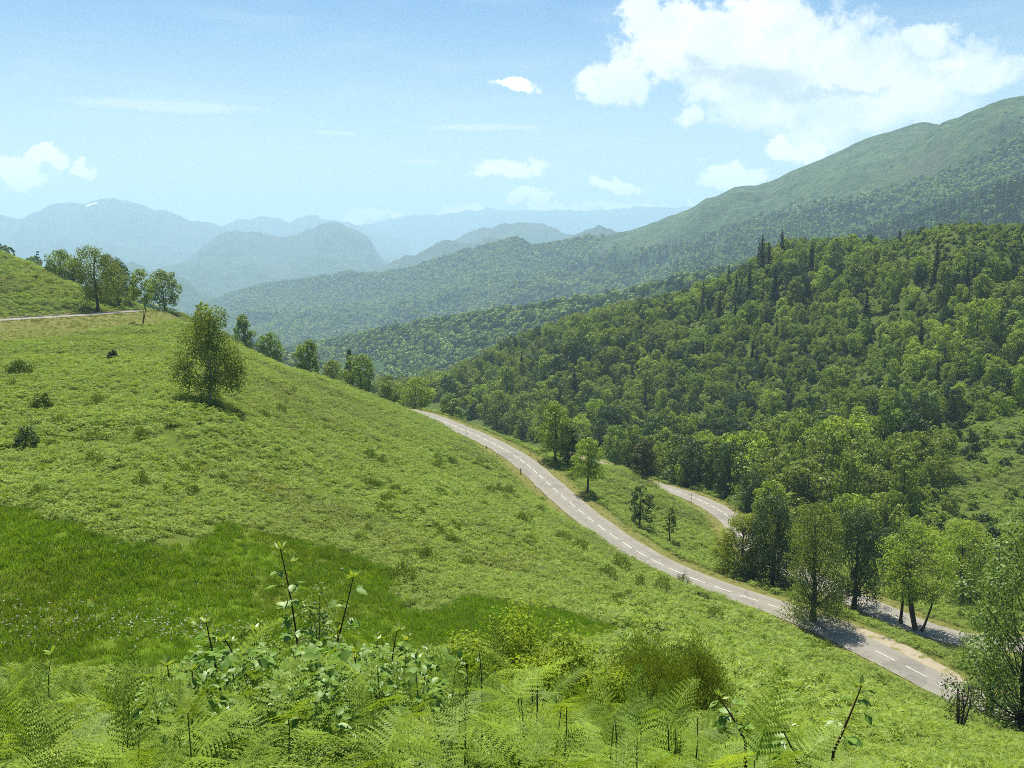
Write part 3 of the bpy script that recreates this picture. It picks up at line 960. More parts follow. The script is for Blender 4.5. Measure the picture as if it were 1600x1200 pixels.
def build_tree(seed, H, W, style='round', nleaf=6000, leaf=0.3, base=0.16, clumps=46, tr=None, stems=1, lean=(0, 0), airy=0.0, trunk_sides=6, squash=0.72):
    """returns trunk (v,q) and crown (v,q,var); foot at the origin"""
    g = np.random.default_rng(seed)
    tr = tr or 0.022 * H
    wood = []
    tops = []
    for k in range(stems):
        a = g.uniform(0, 6.28); sp = 0.0 if stems == 1 else W * g.uniform(0.12, 0.26)
        hh = np.linspace(0, 1, 9)
        wob = np.cumsum(g.normal(0, 0.012 * H, (9, 2)), 0) * (hh[:, None] ** 0.5)
        px = np.stack([lean[0] * hh * H + math.cos(a) * sp * hh ** 0.8 + wob[:, 0] + (0 if stems == 1 else math.cos(a) * tr * 1.1),
                       lean[1] * hh * H + math.sin(a) * sp * hh ** 0.8 + wob[:, 1] + (0 if stems == 1 else math.sin(a) * tr * 1.1), hh * H * (0.86 if k == 0 else g.uniform(0.66, 0.85)) - 0.25 * (1 - hh)], 1)
        r = tr * (1 if stems == 1 else 0.5) * (1 - hh) ** 0.8 + 0.012
        r[0] *= 1.45
        wood.append(tube(px, r, trunk_sides)); tops.append(px)
    lop = [(g.uniform(0, 6.28), g.uniform(-0.22, 0.22)) for _ in range(4)]
    c, rad = [], []
    for i in range(clumps):
        h = np.clip((i + g.uniform(0, 1)) / clumps, 0.02, 0.985) ** 1.08
        a = i * 2.39996 + g.normal(0, 0.5)
        e = float(crown_env(style, np.array([h]))[0])
        e *= 1 + sum(s * math.cos((j + 1) * a + p) for j, (p, s) in enumerate(lop))
        f = g.uniform(0.25, 1) ** 0.5
        rr_ = W * 0.5 * e * f * 0.86
        z = H * (base + (1 - base) * h * 0.93)
        c.append((math.cos(a) * rr_ + lean[0] * z, math.sin(a) * rr_ + lean[1] * z, z))
        rad.append(W * g.uniform(0.09, 0.165) * (0.75 + 0.4 * e))
    c, rad = np.array(c), np.array(rad)
    for i in range(len(c)):
        px = tops[i % stems]
        z0 = max(H * (base * 0.9 + 0.07), c[i, 2] - g.uniform(0.18, 0.32) * H)
        z0 = min(z0, px[-1, 2] * 0.96)
        s0 = np.array([np.interp(z0, px[:, 2], px[:, 0]), np.interp(z0, px[:, 2], px[:, 1]), z0])
        mid = (s0 + c[i]) / 2 + np.array([0, 0, -0.04 * H]) + g.normal(0, 0.02 * H, 3)
        tt = np.linspace(0, 1, 5)[:, None]
        path = (1 - tt) ** 2 * s0 + 2 * tt * (1 - tt) * mid + tt ** 2 * c[i]
        r0 = tr * 0.26 * (1 - z0 / H * 0.6)
        wood.append(tube(path, np.linspace(r0, r0 * 0.25 + 0.006, 5), 3))
    w = rad ** 2; w /= w.sum()
    k = g.choice(len(c), nleaf, p=w)
    d = unit(g.normal(size=(nleaf, 3)) + np.array([0, 0, 0.25]))
    rr_ = rad[k] * g.uniform(0.45 if airy < 0.5 else 0.1, 1.08, nleaf) ** 0.6
    p = c[k] + d * rr_[:, None] * np.array([1, 1, squash])
    if airy > 0:
        hang = g.uniform(0, 1, nleaf) ** 1.6 * airy * H * 0.2
        p[:, 2] -= hang
        p[:, :2] += d[:, :2] * (hang * 0.15)[:, None]
    nrm = unit(d + 0.55 * g.normal(size=(nleaf, 3)) + np.array([0, 0, 0.35]))
    v, q = leaf_quads(p, nrm, leaf * g.uniform(0.6, 1.25, nleaf), 0.62, g, droop=0.4 if airy else 0.1)
    cv = g.uniform(0.25, 0.75, len(c))
    var = np.clip(cv[k] + g.normal(0, 0.2, nleaf), 0, 1)
    return join(wood), (v, q, np.repeat(var, 4))


def build_conifer(seed, H, W, levels=20, leaf=0.5, power=0.9):
    g = np.random.default_rng(seed)
    hh = np.linspace(0, 1, 6)
    wood = [tube(np.stack([hh * 0, hh * 0, hh * H * 0.97 - 0.2 * (1 - hh)], 1), 0.017 * H * (1 - hh) + 0.015, 5)]
    P_, N_, S_ = [], [], []
    for i in range(levels):
        h = 0.08 + 0.92 * (i + g.uniform(-0.3, 0.3)) / levels
        h = min(max(h, 0.06), 0.985)
        Rl = W * 0.5 * (1 - h) ** power * g.uniform(0.82, 1.12) + 0.12
        nb = int(7 + 5 * (1 - h))
        for b in range(nb):
            a = b * 6.283 / nb + g.uniform(-0.3, 0.3) + i
            L_ = Rl * g.uniform(0.7, 1.1)
            m_ = max(2, int(L_ / (leaf * 0.38)))
            for q in range(m_):
                f = (q + 0.6) / m_
                for sd in (-1, 1):
                    P_.append((math.cos(a) * L_ * f - math.sin(a) * sd * leaf * 0.22 * (1.1 - f), math.sin(a) * L_ * f + math.cos(a) * sd * leaf * 0.22 * (1.1 - f),
                               h * H - L_ * 0.30 * f ** 1.3 + 0.10 * L_ * f ** 3 + g.normal(0, 0.05)))
                    N_.append((math.cos(a) * 0.35 + g.normal(0, 0.3), math.sin(a) * 0.35 + g.normal(0, 0.3), 1.0))
                    S_.append(leaf * g.uniform(0.7, 1.25))
    P_, N_, S_ = np.array(P_), unit(np.array(N_)), np.array(S_)
    v, q = leaf_quads(P_, N_, S_, 0.55, g, 0.2)
    return join(wood), (v, q, np.repeat(np.clip(g.normal(0.5, 0.2, len(P_)), 0, 1), 4))


def build_bush(seed, W, H, nleaf=2500, leaf=0.12, clumps=26, spiky=False):
    g = np.random.default_rng(seed)
    wood, c = [], []
    for i in range(clumps):
        a = i * 2.4 + g.normal(0, 0.3); f = math.sqrt((i + 0.5) / clumps)
        z = H * (1 - 0.75 * f ** 2) * g.uniform(0.55, 0.95)
        c.append((math.cos(a) * f * W * 0.42, math.sin(a) * f * W * 0.42, z))
        if i % 2 == 0:
            wood.append(tube(np.array([[math.cos(a) * 0.05, math.sin(a) * 0.05, -0.15], [c[-1][0] * 0.4, c[-1][1] * 0.4, z * 0.5], c[-1]]), [0.03, 0.02, 0.008], 3))
    c = np.array(c)
    k = g.integers(0, clumps, nleaf)
    d = unit(g.normal(size=(nleaf, 3)) + np.array([0, 0, 0.3]))
    r = max(W * 0.17, H * 0.13) * g.uniform(0.3, 1.1, nleaf)
    p = c[k] + d * r[:, None] * np.array([1, 1, 1.5 if spiky else 0.9])
    p[:, 2] = np.maximum(p[:, 2], 0.02)
    n_ = unit(d + 0.5 * g.normal(size=(nleaf, 3)) + np.array([0, 0, 0.0 if spiky else 0.35]))
    if spiky:
        n_[:, 2] *= 0.25; n_ = unit(n_)
    v, q = leaf_quads(p, n_, leaf * g.uniform(0.6, 1.3, nleaf), 0.25 if spiky else 0.6, g, droop=-1.5 if spiky else 0.0)
    return join(wood), (v, q, np.repeat(np.clip(g.normal(0.5, 0.22, nleaf), 0, 1), 4))


def crown_mesh(name, c, mat):
    v, q, var = c
    return new_mesh(name, v, quads=q, mats=[mat], attrs={'var': ('POINT', var)})


# ------------------------------------------------------------------ leaf colours
MAT['leaf_dark'] = leaf_material('leaf_dark', [(0, (0.032, 0.070, 0.014)), (1, (0.050, 0.096, 0.020))], trans=0.38, gloss=0.025)
MAT['leaf_mid'] = leaf_material('leaf_mid', [(0, (0.140, 0.232, 0.019)), (1, (0.199, 0.280, 0.026))], trans=0.42, gloss=0.025)
MAT['leaf_bright'] = leaf_material('leaf_bright', [(0, (0.210, 0.318, 0.021)), (1, (0.272, 0.367, 0.030))], trans=0.44, gloss=0.025)
MAT['leaf_olive'] = leaf_material('leaf_olive', [(0, (0.155, 0.214, 0.026)), (1, (0.191, 0.254, 0.036))], trans=0.40, gloss=0.02)
MAT['leaf_yellow'] = leaf_material('leaf_yellow', [(0, (0.230, 0.286, 0.022)), (1, (0.265, 0.308, 0.030))], trans=0.48, gloss=0.02)
MAT['leaf_grey'] = leaf_material('leaf_grey', [(0, (0.139, 0.222, 0.044)), (1, (0.178, 0.256, 0.054))], trans=0.40, gloss=0.03, rough=0.55)
MAT['needle'] = leaf_material('needle', [(0, (0.017, 0.038, 0.015)), (1, (0.029, 0.053, 0.020))], trans=0.2, gloss=0.02)
MAT['brown_leaf'] = leaf_material('brown_leaf', [(0, (0.060, 0.068, 0.022)), (1, (0.075, 0.080, 0.026))], trans=0.3, gloss=0.02)
MAT['shrub_leaf'] = leaf_material('shrub_leaf', [(0, (0.155, 0.215, 0.026)), (1, (0.175, 0.235, 0.03))], trans=0.42, gloss=0.01, var=0.4)
MAT['birch_leaf'] = leaf_material('birch_leaf', [(0, (0.142, 0.200, 0.026)), (1, (0.152, 0.210, 0.030))], trans=0.42, gloss=0.02, var=0.4)
MAT['bracken'] = leaf_material('bracken', [(0, (0.153, 0.241, 0.022)), (0.5, (0.192, 0.281, 0.030)), (1, (0.232, 0.304, 0.042))], trans=0.40, gloss=0.018,
                               patch=[(0, (0.120, 0.180, 0.020)), (0.6, (0.155, 0.210, 0.024)), (1, (0.175, 0.195, 0.034))], patch_scale=0.045)
MAT['fern'] = leaf_material('fern', [(0, (0.159, 0.258, 0.024)), (1, (0.232, 0.325, 0.041))], trans=0.44, gloss=0.010, rough=0.5, var=0.6)
MAT['broom'] = leaf_material('broom', [(0, (0.119, 0.185, 0.024)), (1, (0.164, 0.231, 0.036))], trans=0.35, gloss=0.015)
MAT['grass'] = leaf_material('grass', [(0, (0.101, 0.207, 0.005)), (0.6, (0.132, 0.240, 0.006)), (1, (0.172, 0.240, 0.011))], trans=0.5, gloss=0.01, var=0.2, tint=(1.1, 1.1, 0.5),
                             patch=[(0, (0.087, 0.178, 0.004)), (1, (0.162, 0.211, 0.011))], patch_scale=0.12)
MAT['dry_grass'] = leaf_material('dry_grass', [(0, (0.16, 0.185, 0.030)), (1, (0.24, 0.23, 0.06))], trans=0.4, gloss=0.015)
MAT['flower'] = leaf_material('flower', [(0, (0.496, 0.496, 0.448)), (1, (0.600, 0.600, 0.560))], trans=0.3, gloss=0.0, var=0.1, tint=(1, 1, 1))
MAT['bramble'] = leaf_material('bramble', [(0, (0.113, 0.212, 0.031)), (1, (0.159, 0.262, 0.040))], trans=0.36, gloss=0.025, rough=0.45)
MAT['young_leaf'] = leaf_material('young_leaf', [(0, (0.20, 0.29, 0.03)), (1, (0.25, 0.33, 0.05))], trans=0.48, gloss=0.05, rough=0.4)
MAT['willow'] = leaf_material('willow', [(0, (0.232, 0.317, 0.029)), (1, (0.264, 0.343, 0.040))], trans=0.5, gloss=0.006, var=0.4)

# ------------------------------------------------------------------ scattering of uncountable growth
SRC_N = [0]


def sources(meshes):
    """a library collection, not part of the scene, that a scatter takes its plants from"""
    col = bpy.data.collections.new('library_%d' % SRC_N[0])
    SRC_N[0] += 1
    for i, (me, mat) in enumerate(meshes):
        o = bpy.data.objects.new('plant_%d_%03d' % (SRC_N[0], i), me)
        col.objects.link(o)
        if mat is not None:
            o.material_slots[0].link = 'OBJECT'
            o.material_slots[0].material = mat
    return col


def scatter(name, col, pts, rot, scl, idx, label, cat):
    me = bpy.data.meshes.new(name)
    n = len(pts)
    me.vertices.add(n)
    me.vertices.foreach_set('co', np.asarray(pts, np.float32).ravel())
    a = me.attributes.new('rot', 'FLOAT_VECTOR', 'POINT'); a.data.foreach_set('vector', np.asarray(rot, np.float32).ravel())
    a = me.attributes.new('scl', 'FLOAT_VECTOR', 'POINT'); a.data.foreach_set('vector', np.asarray(scl, np.float32).ravel())
    a = me.attributes.new('idx', 'INT', 'POINT'); a.data.foreach_set('value', np.asarray(idx, np.int32))
    o = link(name, me)
    ng = bpy.data.node_groups.new(name, 'GeometryNodeTree')
    ng.interface.new_socket('Geometry', in_out='INPUT', socket_type='NodeSocketGeometry')
    ng.interface.new_socket('Geometry', in_out='OUTPUT', socket_type='NodeSocketGeometry')
    gi, go = ng.nodes.new('NodeGroupInput'), ng.nodes.new('NodeGroupOutput')
    ip = ng.nodes.new('GeometryNodeInstanceOnPoints')
    ci = ng.nodes.new('GeometryNodeCollectionInfo')
    ci.inputs['Collection'].default_value = col
    ci.inputs['Separate Children'].default_value = True
    ci.inputs['Reset Children'].default_value = True
    def attr(nm, ty):
        nd = ng.nodes.new('GeometryNodeInputNamedAttribute'); nd.data_type = ty; nd.inputs['Name'].default_value = nm
        return nd.outputs['Attribute']
    e2r = ng.nodes.new('FunctionNodeEulerToRotation')
    ng.links.new(attr('rot', 'FLOAT_VECTOR'), e2r.inputs[0])
    ng.links.new(gi.outputs[0], ip.inputs['Points'])
    ng.links.new(ci.outputs[0], ip.inputs['Instance'])
    ip.inputs['Pick Instance'].default_value = True
    ng.links.new(attr('idx', 'INT'), ip.inputs['Instance Index'])
    ng.links.new(e2r.outputs[0], ip.inputs['Rotation'])
    ng.links.new(attr('scl', 'FLOAT_VECTOR'), ip.inputs['Scale'])
    ng.links.new(ip.outputs[0], go.inputs[0])
    md = o.modifiers.new('growth', 'NODES')
    md.node_group = ng
    tag(o, label, cat, kind='stuff')
    return o


def sector(n, r0, r1, half=33.0):
    """n points spread evenly over a sector of ground in front of the camera"""
    r = np.sqrt(rng.uniform(r0 * r0, r1 * r1, n)); a = np.radians(rng.uniform(-half, half, n))
    return np.sin(a) * r, np.cos(a) * r


def area(r0, r1, half=33.0):
    return math.radians(half) * (r1 * r1 - r0 * r0)


def zrot(n, tilt=0.15):
    return np.stack([rng.normal(0, tilt, n), rng.normal(0, tilt, n), rng.uniform(0, 6.283, n)], 1)


def uni(s):
    return np.stack([s, s, s], 1)


# bracken clump, coarse: arching fronds with side leaflets
def bracken_clump(seed, fronds=8, L_=0.75, h=0.75, pairs=6, wid=0.22):
    g = np.random.default_rng(seed)
    V, T, var = [], [], []
    for f in range(fronds):
        a = f * 6.283 / fronds + g.uniform(-0.35, 0.35)
        d = np.array([math.cos(a), math.sin(a), 0]); sd = np.array([-math.sin(a), math.cos(a), 0])
        hh = h * g.uniform(0.6, 1.1); ll = L_ * g.uniform(0.7, 1.1); vv = np.clip(g.normal(0.5, 0.2), 0, 1)
        start = g.uniform(0.05, 0.2)
        for k in range(pairs):
            t0 = (k + 0.2) / pairs; t1 = (k + 0.95) / pairs
            def P_(t):
                return d * (start + ll * t) + np.array([0, 0, hh * (0.62 + 0.55 * t - 0.75 * t * t)])
            wk = wid * (1 - t0 * 0.85) * (1.0 + 0.3 * math.sin(k * 2.1))
            for s_ in (-1, 1):
                b0 = len(V)
                tip = P_(t0 + 0.35 / pairs) + sd * s_ * wk + d * wk * 0.25 + np.array([0, 0, g.uniform(-0.07, 0.05)])
                V += [P_(t0), P_(t1), tip]
                T.append((b0, b0 + 1, b0 + 2) if s_ < 0 else (b0, b0 + 2, b0 + 1)); var += [np.clip(vv + g.normal(0, 0.12), 0, 1)] * 3
        b0 = len(V)                           # stalk
        V += [d * 0.02 + sd * 0.01, d * 0.02 - sd * 0.01, d * start + np.array([0, 0, hh * 0.62])]
        T.append((b0, b0 + 1, b0 + 2)); var += [0.2] * 3
    return new_mesh('bracken', np.array(V), tris=T, mats=[MAT['bracken']], attrs={'var': ('POINT', var)})


def grass_tuft(seed, blades=26, h=0.42, spread=0.28, lean=0.35, w=0.012, mat='grass'):
    g = np.random.default_rng(seed)
    V, T, var = [], [], []
    for _ in range(blades):
        a, b = g.uniform(0, 6.283), g.uniform(0, 6.283)
        r = spread * math.sqrt(g.uniform(0, 1)); hh = h * g.uniform(0.5, 1.15)
        p = np.array([math.cos(a) * r, math.sin(a) * r, -0.03]); s_ = np.array([math.cos(b), math.sin(b), 0]) * w
        d = np.array([math.cos(b + 1.5), math.sin(b + 1.5), 0]) * lean * hh * g.uniform(0.2, 1.2)
        b0 = len(V); vv = np.clip(g.normal(0.5, 0.2), 0, 1)
        m_ = p + d * 0.35 + np.array([0, 0, hh * 0.6])
        V += [p - s_, p + s_, m_ + s_ * 0.7, m_ - s_ * 0.7, p + d + np.array([0, 0, hh])]
        T += [(b0, b0 + 1, b0 + 2), (b0, b0 + 2, b0 + 3), (b0 + 3, b0 + 2, b0 + 4)]; var += [vv] * 5
    return new_mesh('grass', np.array(V), tris=T, mats=[MAT[mat]], attrs={'var': ('POINT', var)})


# the wood beyond the lower road, as ground outline
WOOD_EDGE = [(625, 620), (700, 645), (780, 668), (850, 692), (905, 706), (960, 728), (1010, 744), (1060, 762), (1110, 782), (1160, 806)]
WOOD = [tuple(p) for p in poly_px(WOOD_EDGE)]
WOOD += [(60, 200), (66, 178), (74, 158), (84, 146), (100, 138), (170, 130), (300, 200), (480, 330), (560, 650), (200, 820), (-140, 780), (-70, 470)]
ROAD_CLEAR = 6.0

# ---------- bracken over the slopes
br_col = sources([(bracken_clump(200 + i, 8 + i % 3, 0.66, 0.66 + 0.08 * (i % 3), 8, 0.15), None) for i in range(6)])
bp_, bs_ = [], []
for (r0, r1, dens, sc) in [(9, 25, 7.0, 0.68), (25, 45, 6.0, 0.72), (45, 80, 4.9, 0.82), (80, 140, 3.3, 0.94), (140, 220, 2.0, 1.08), (220, 330, 1.1, 1.25)]:
    x, y = sector(int(area(r0, r1) * dens), r0, r1)
    d, _ = road_near(x, y)
    inm = in_poly(x, y, MARSH); ing = in_poly(x, y, GRASSY); inw = in_poly(x, y, WOOD); inc = in_poly(x, y, CLEAR); ins = in_poly(x, y, SUNNY)
    edge = vnoise(x / 2.5, y / 2.5, 77)
    keep = ~inm & (d > 5.4 + 0.9 * edge) & (~ing | (rng.uniform(size=len(x)) < 0.22)) & (~inw | inc | (rng.uniform(size=len(x)) < 0.5))
    keep &= (vnoise(x / 4.0, y / 4.0, 31) + 0.6 * vnoise(x / 1.7, y / 1.7, 32) > -1.08)
    dd = np.full(len(x), 9.0)
    nr_ = np.hypot(x + 24, y - 84) < 30
    if nr_.any():
        dd[nr_] = np.min(np.hypot(x[nr_][:, None] - ditch[:, 0], y[nr_][:, None] - ditch[:, 1]), axis=1)
    keep &= dd > 0.75
    x, y, ing, ins = x[keep], y[keep], ing[keep], ins[keep]
    s_ = sc * rng.uniform(0.7, 1.25, len(x)) * (1 + 0.25 * vnoise(x / 9, y / 9, 41))
    s_[ing] *= 0.6; s_[ins] *= 0.7
    rgh = in_poly(x, y, ROUGH)
    s_[rgh] *= rng.uniform(1.1, 2.1, int(rgh.sum()))
    hold = ~rgh | (rng.uniform(size=len(x)) < 0.30)
    x, y, s_ = x[hold], y[hold], s_[hold]
    bp_.append(np.stack([x, y, height(x, y) - 0.05], 1)); bs_.append(s_)
bp_, bs_ = np.concatenate(bp_), np.concatenate(bs_)
scatter('bracken', br_col, bp_, zrot(len(bp_), 0.24), np.stack([bs_, bs_, bs_ * rng.uniform(0.65, 1.3, len(bs_))], 1), rng.integers(0, 6, len(bp_)),
        'light green bracken covering the open slopes', 'bracken')

# ---------- grass of the wet hollow, verges, flowers
gr_col = sources([(grass_tuft(300 + i, 38, 0.27, 0.34, 1.0), None) for i in range(4)])
mx, my = np.array(MARSH).T
n = int((mx.max() - mx.min()) * (my.max() - my.min()) * 8.5)
x, y = rng.uniform(mx.min(), mx.max(), n), rng.uniform(my.min(), my.max(), n)
k = in_poly(x, y, MARSH) & (np.abs(np.arctan2(x, y)) < R(33))
x, y = x[k], y[k]
s_ = rng.uniform(0.7, 1.3, len(x)) * (1 + 0.4 * vnoise(x / 5, y / 5, 51))
scatter('marsh_grass', gr_col, np.stack([x, y, height(x, y)], 1), zrot(len(x), 0.1), uni(s_), rng.integers(0, 4, len(x)), 'rich green grass in the wet hollow', 'grass')

vg_col = sources([(grass_tuft(320 + i, 22, 0.30, 0.35, 0.6, 0.014, 'dry_grass'), None) for i in range(3)])
x, y = sector(int(area(90, 300) * 1.3), 90, 300)
d, _ = road_near(x, y)
ing = in_poly(x, y, GRASSY)
k = ((d > HALF + 0.25) & (d < 6.5 + 1.2 * vnoise(x / 3, y / 3, 4))) | (ing & (rng.uniform(size=len(x)) < 0.55) & (d > HALF + 0.3))
k &= ~(in_poly(x, y, GRAVEL_IN) & (rng.uniform(size=len(x)) < 0.85))
x, y = x[k], y[k]
s_ = rng.uniform(0.6, 1.3, len(x)) * np.where(ing[k], 1.0, 0.8)
scatter('verge_grass', vg_col, np.stack([x, y, height(x, y)], 1), zrot(len(x), 0.1), uni(s_), rng.integers(0, 3, len(x)), 'yellowish short grass on the road verges', 'grass')

def flower(seed):
    g = np.random.default_rng(seed)
    P_ = g.normal(0, 0.018, (5, 3)) + np.array([0, 0, 0.36])
    v, q = leaf_quads(P_, unit(g.normal(size=(5, 3)) + np.array([0, -0.4, 0.8])), 0.05, 0.9, g)
    return new_mesh('flower', v, quads=q, mats=[MAT['flower']], attrs={'var': ('POINT', np.full(len(v), 0.5))})
fl_col = sources([(flower(1), None), (flower(2), None)])
fp = []
for (u0, u1, v0, v1, n) in [(0, 330, 955, 1015, 230), (200, 520, 975, 1010, 150), (60, 320, 850, 880, 30), (250, 560, 870, 1000, 30), (380, 560, 985, 1020, 70)]:
    for _ in range(n):
        u, v_ = rng.uniform(u0, u1), rng.normal((v0 + v1) / 2, (v1 - v0) / 3.4)
        gpt = at(u, v_, 1.0)
        fp.append((u, v_))
fp_ = []
zz_ = height(np.array([-14.0]), np.array([44.0]))[0]
cor = {}
for (u, v_) in fp:                       # ground points from a coarse lookup of sight lines
    key = (round(u / 40), round(v_ / 12))
    if key not in cor:
        cor[key] = G(key[0] * 40, key[1] * 12)
    g0 = cor[key]
    if g0 is None:
        continue
    d0 = px_dir(u, v_); d0 = d0 / d0[1]
    Yg = g0[2] / d0[2]
    fp_.append((d0[0] * Yg, Yg))
fp_ = np.array(fp_)
fp_ = fp_[in_poly(fp_[:, 0], fp_[:, 1], MARSH)]
scatter('white_flowers', fl_col, np.stack([fp_[:, 0], fp_[:, 1], height(fp_[:, 0], fp_[:, 1])], 1), zrot(len(fp_), 0.2), uni(rng.uniform(0.7, 1.3, len(fp_))), rng.integers(0, 2, len(fp_)),
        'small white flower heads standing in the wet hollow', 'flowers')
# ------------------------------------------------------------------ trees one can tell apart
def place_tree(name, label, foot, trunk, crown, leaf_mat, bark='bark', group=None, rz=0.0, scale=1.0, cat='tree'):
    root = bpy.data.objects.new(name, None)
    COL.objects.link(root)
    root.location = foot; root.rotation_euler = (0, 0, rz); root.scale = (scale,) * 3
    root.empty_display_size = 0.5
    tag(root, label, cat, group)
    tm = trunk if isinstance(trunk, bpy.types.Mesh) else new_mesh('trunk', trunk[0], quads=trunk[1], mats=[MAT[bark]], smooth=True)
    cm = crown if isinstance(crown, bpy.types.Mesh) else crown_mesh('crown', crown, MAT[leaf_mat])
    link('trunk', tm, root)
    c = link('crown', cm, root)
    if isinstance(crown, bpy.types.Mesh):
        c.material_slots[0].link = 'OBJECT'
        c.material_slots[0].material = MAT[leaf_mat]
    return root


def lone(name, label, u, v, hp, wp, mat, Y=None, bark='bark', group=None, **kw):
    """a tree whose foot shows at pixel (u, v), hp high and wp wide in the photograph"""
    g = G(u, v) if Y is None else None
    if g is None:
        p = at(u, v, Y)
        g = np.array([p[0], p[1], float(height(p[:1], p[1:2])[0])])
        hp = hp + (to_px(g)[1] - v)           # foot hidden behind a crest: the top stays where it shows
    dist = np.linalg.norm(g)
    H, W = hp * dist / F * 1.02, wp * dist / F
    kw.setdefault('seed', int(u * 7 + v))
    lf = kw.pop('leaf', None) or max(0.16, 2.6 * dist / F)
    kw.setdefault('nleaf', int(np.clip(2.4 * wp * hp / 2.4 * 1.6, 2500, 22000)))
    if kw.pop('conifer', False):
        t_, c_ = build_conifer(kw['seed'], H, W, kw.get('levels', 16), max(lf * 1.3, 0.35), kw.get('power', 0.8))
    elif kw.pop('bush', False):
        t_, c_ = build_bush(kw['seed'], W, H, kw['nleaf'], lf, kw.get('clumps', 26), kw.get('spiky', False))
    else:
        t_, c_ = build_tree(H=H, W=W, leaf=lf, **kw)
    return place_tree(name, label, g, t_, c_, mat, bark, group)


lone('birch_tree', 'lone birch with pale trunk and dark shadow on the open bracken slope', 331, 632, 148, 106, 'birch_leaf', bark='birch_bark', style='birch', base=0.2, clumps=60, airy=0.45, nleaf=15000, tr=0.17, leaf=0.22)
lone('birch_tree', 'tall weeping tree with a dark trunk beside the upper road', 153, 487, 97, 72, 'leaf_olive', bark='dark_bark', style='round', base=0.2, clumps=50, airy=0.5, nleaf=9000, lean=(-0.02, 0), leaf=0.36)
lone('leaning_tree', 'olive tree behind the tall weeping tree, leaning over the upper road', 187, 480, 78, 46, 'leaf_olive', bark='dark_bark', style='oval', base=0.25, airy=0.4, lean=(-0.22, 0.0), leaf=0.36)
lone('leaning_tree', 'dark leaning tree at the bend of the upper road', 205, 478, 70, 42, 'leaf_dark', bark='dark_bark', style='oval', base=0.25, airy=0.25, lean=(-0.3, 0.0), leaf=0.36)
lone('broadleaf_tree', 'broad tree standing behind the left pasture ridge', 95, 438, 42, 52, 'leaf_mid', Y=285, style='round', base=0.1)
lone('broadleaf_tree', 'slim tree behind the left pasture ridge next to the broad one', 118, 446, 38, 24, 'leaf_dark', Y=288, style='oval', base=0.1)
lone('slender_tree', 'light tree with two thin bare stems below the upper road', 222, 506, 80, 40, 'leaf_mid', bark='dark_bark', style='oval', base=0.42, stems=2, clumps=26, nleaf=2600, tr=0.16)
lone('broadleaf_tree', 'grey green tree at the end of the upper road, right of the slender tree', 258, 492, 66, 52, 'leaf_grey', Y=246, style='round', base=0.18, nleaf=4500)
lone('broadleaf_tree', 'small bright round tree behind the brow, left of the lone birch', 316, 503, 31, 28, 'leaf_bright', Y=300, style='round', base=0.1)
lone('broadleaf_tree', 'dark oval tree half hidden behind the lone birch', 380, 548, 56, 34, 'leaf_mid', Y=285, style='oval', base=0.1)
lone('broadleaf_tree', 'round tree on the pasture edge right of the lone birch', 422, 564, 44, 44, 'leaf_mid', Y=270, style='round', base=0.1)
lone('broadleaf_tree', 'tall leafy tree rising over the middle of the pasture edge', 482, 590, 58, 46, 'leaf_mid', Y=255, style='oval', base=0.12, nleaf=5200)
lone('olive_tree', 'small olive green tree between the two taller trees of the pasture edge', 520, 596, 34, 36, 'leaf_olive', Y=262, style='round', base=0.1)
lone('slender_tree', 'thin pointed tree behind the round dark tree of the pasture edge', 546, 600, 58, 18, 'leaf_dark', Y=300, style='oval', base=0.15)
lone('broadleaf_tree', 'round dark green tree on the pasture edge just above where the road appears', 565, 613, 60, 54, 'leaf_mid', Y=246, style='round', base=0.12, nleaf=5600)
lone('olive_tree', 'low olive tree at the foot of the pasture edge before the road', 606, 626, 40, 38, 'leaf_olive', Y=262, style='round', base=0.1)
lone('olive_tree', 'broad yellowish tree behind the far end of the visible road', 648, 636, 46, 60, 'leaf_bright', Y=288, style='round', base=0.1)
lone('shrub', 'whitish green shrub on the bank above the far end of the road', 704, 644, 32, 46, 'leaf_grey', Y=272, bush=True)
lone('shrub', 'small whitish sapling on the far verge of the road', 735, 655, 30, 22, 'leaf_grey', bush=True, clumps=12)
lone('olive_tree', 'dense olive tree left of the pair beside the road', 776, 672, 62, 54, 'leaf_olive', style='round', base=0.14)
lone('olive_tree', 'dense olive tree right of the pair beside the road', 818, 682, 70, 52, 'leaf_olive', style='round', base=0.1)
lone('broadleaf_tree', 'tall leafy tree with a dark trunk on the strip between the two roads', 868, 722, 96, 66, 'leaf_mid', bark='dark_bark', style='oval', base=0.16, nleaf=7500)
lone('broadleaf_tree', 'darker tree leaning on the tall leafy tree between the roads', 888, 727, 70, 34, 'leaf_dark', style='oval', base=0.08)
lone('broadleaf_tree', 'young tree with thin trunk standing alone between the two roads', 918, 770, 86, 54, 'leaf_bright', bark='dark_bark', style='oval', base=0.30, nleaf=5200)
lone('broadleaf_tree', 'round light green tree at the wood edge behind the young tree', 962, 732, 68, 52, 'leaf_mid', style='round', base=0.16, nleaf=5200)
lone('dark_tree', 'dark brownish dense tree above the start of the lower road', 1004, 748, 64, 48, 'brown_leaf', style='oval', base=0.05, nleaf=5200)
lone('young_spruce', 'small dark spruce like tree in the bracken between the roads', 999, 824, 68, 38, 'leaf_dark', bark='dark_bark', style='oval', base=0.14, clumps=30, nleaf=2600, leaf=0.3)
lone('sapling', 'thin sapling in the bracken between the roads', 1047, 847, 58, 24, 'leaf_mid', bark='dark_bark', style='oval', base=0.3, nleaf=1500, clumps=22, leaf=0.28)
lone('shrub', 'whitish green shrub on the far verge of the lower road bend', 1168, 800, 48, 56, 'leaf_grey', Y=212, bush=True, nleaf=2600)
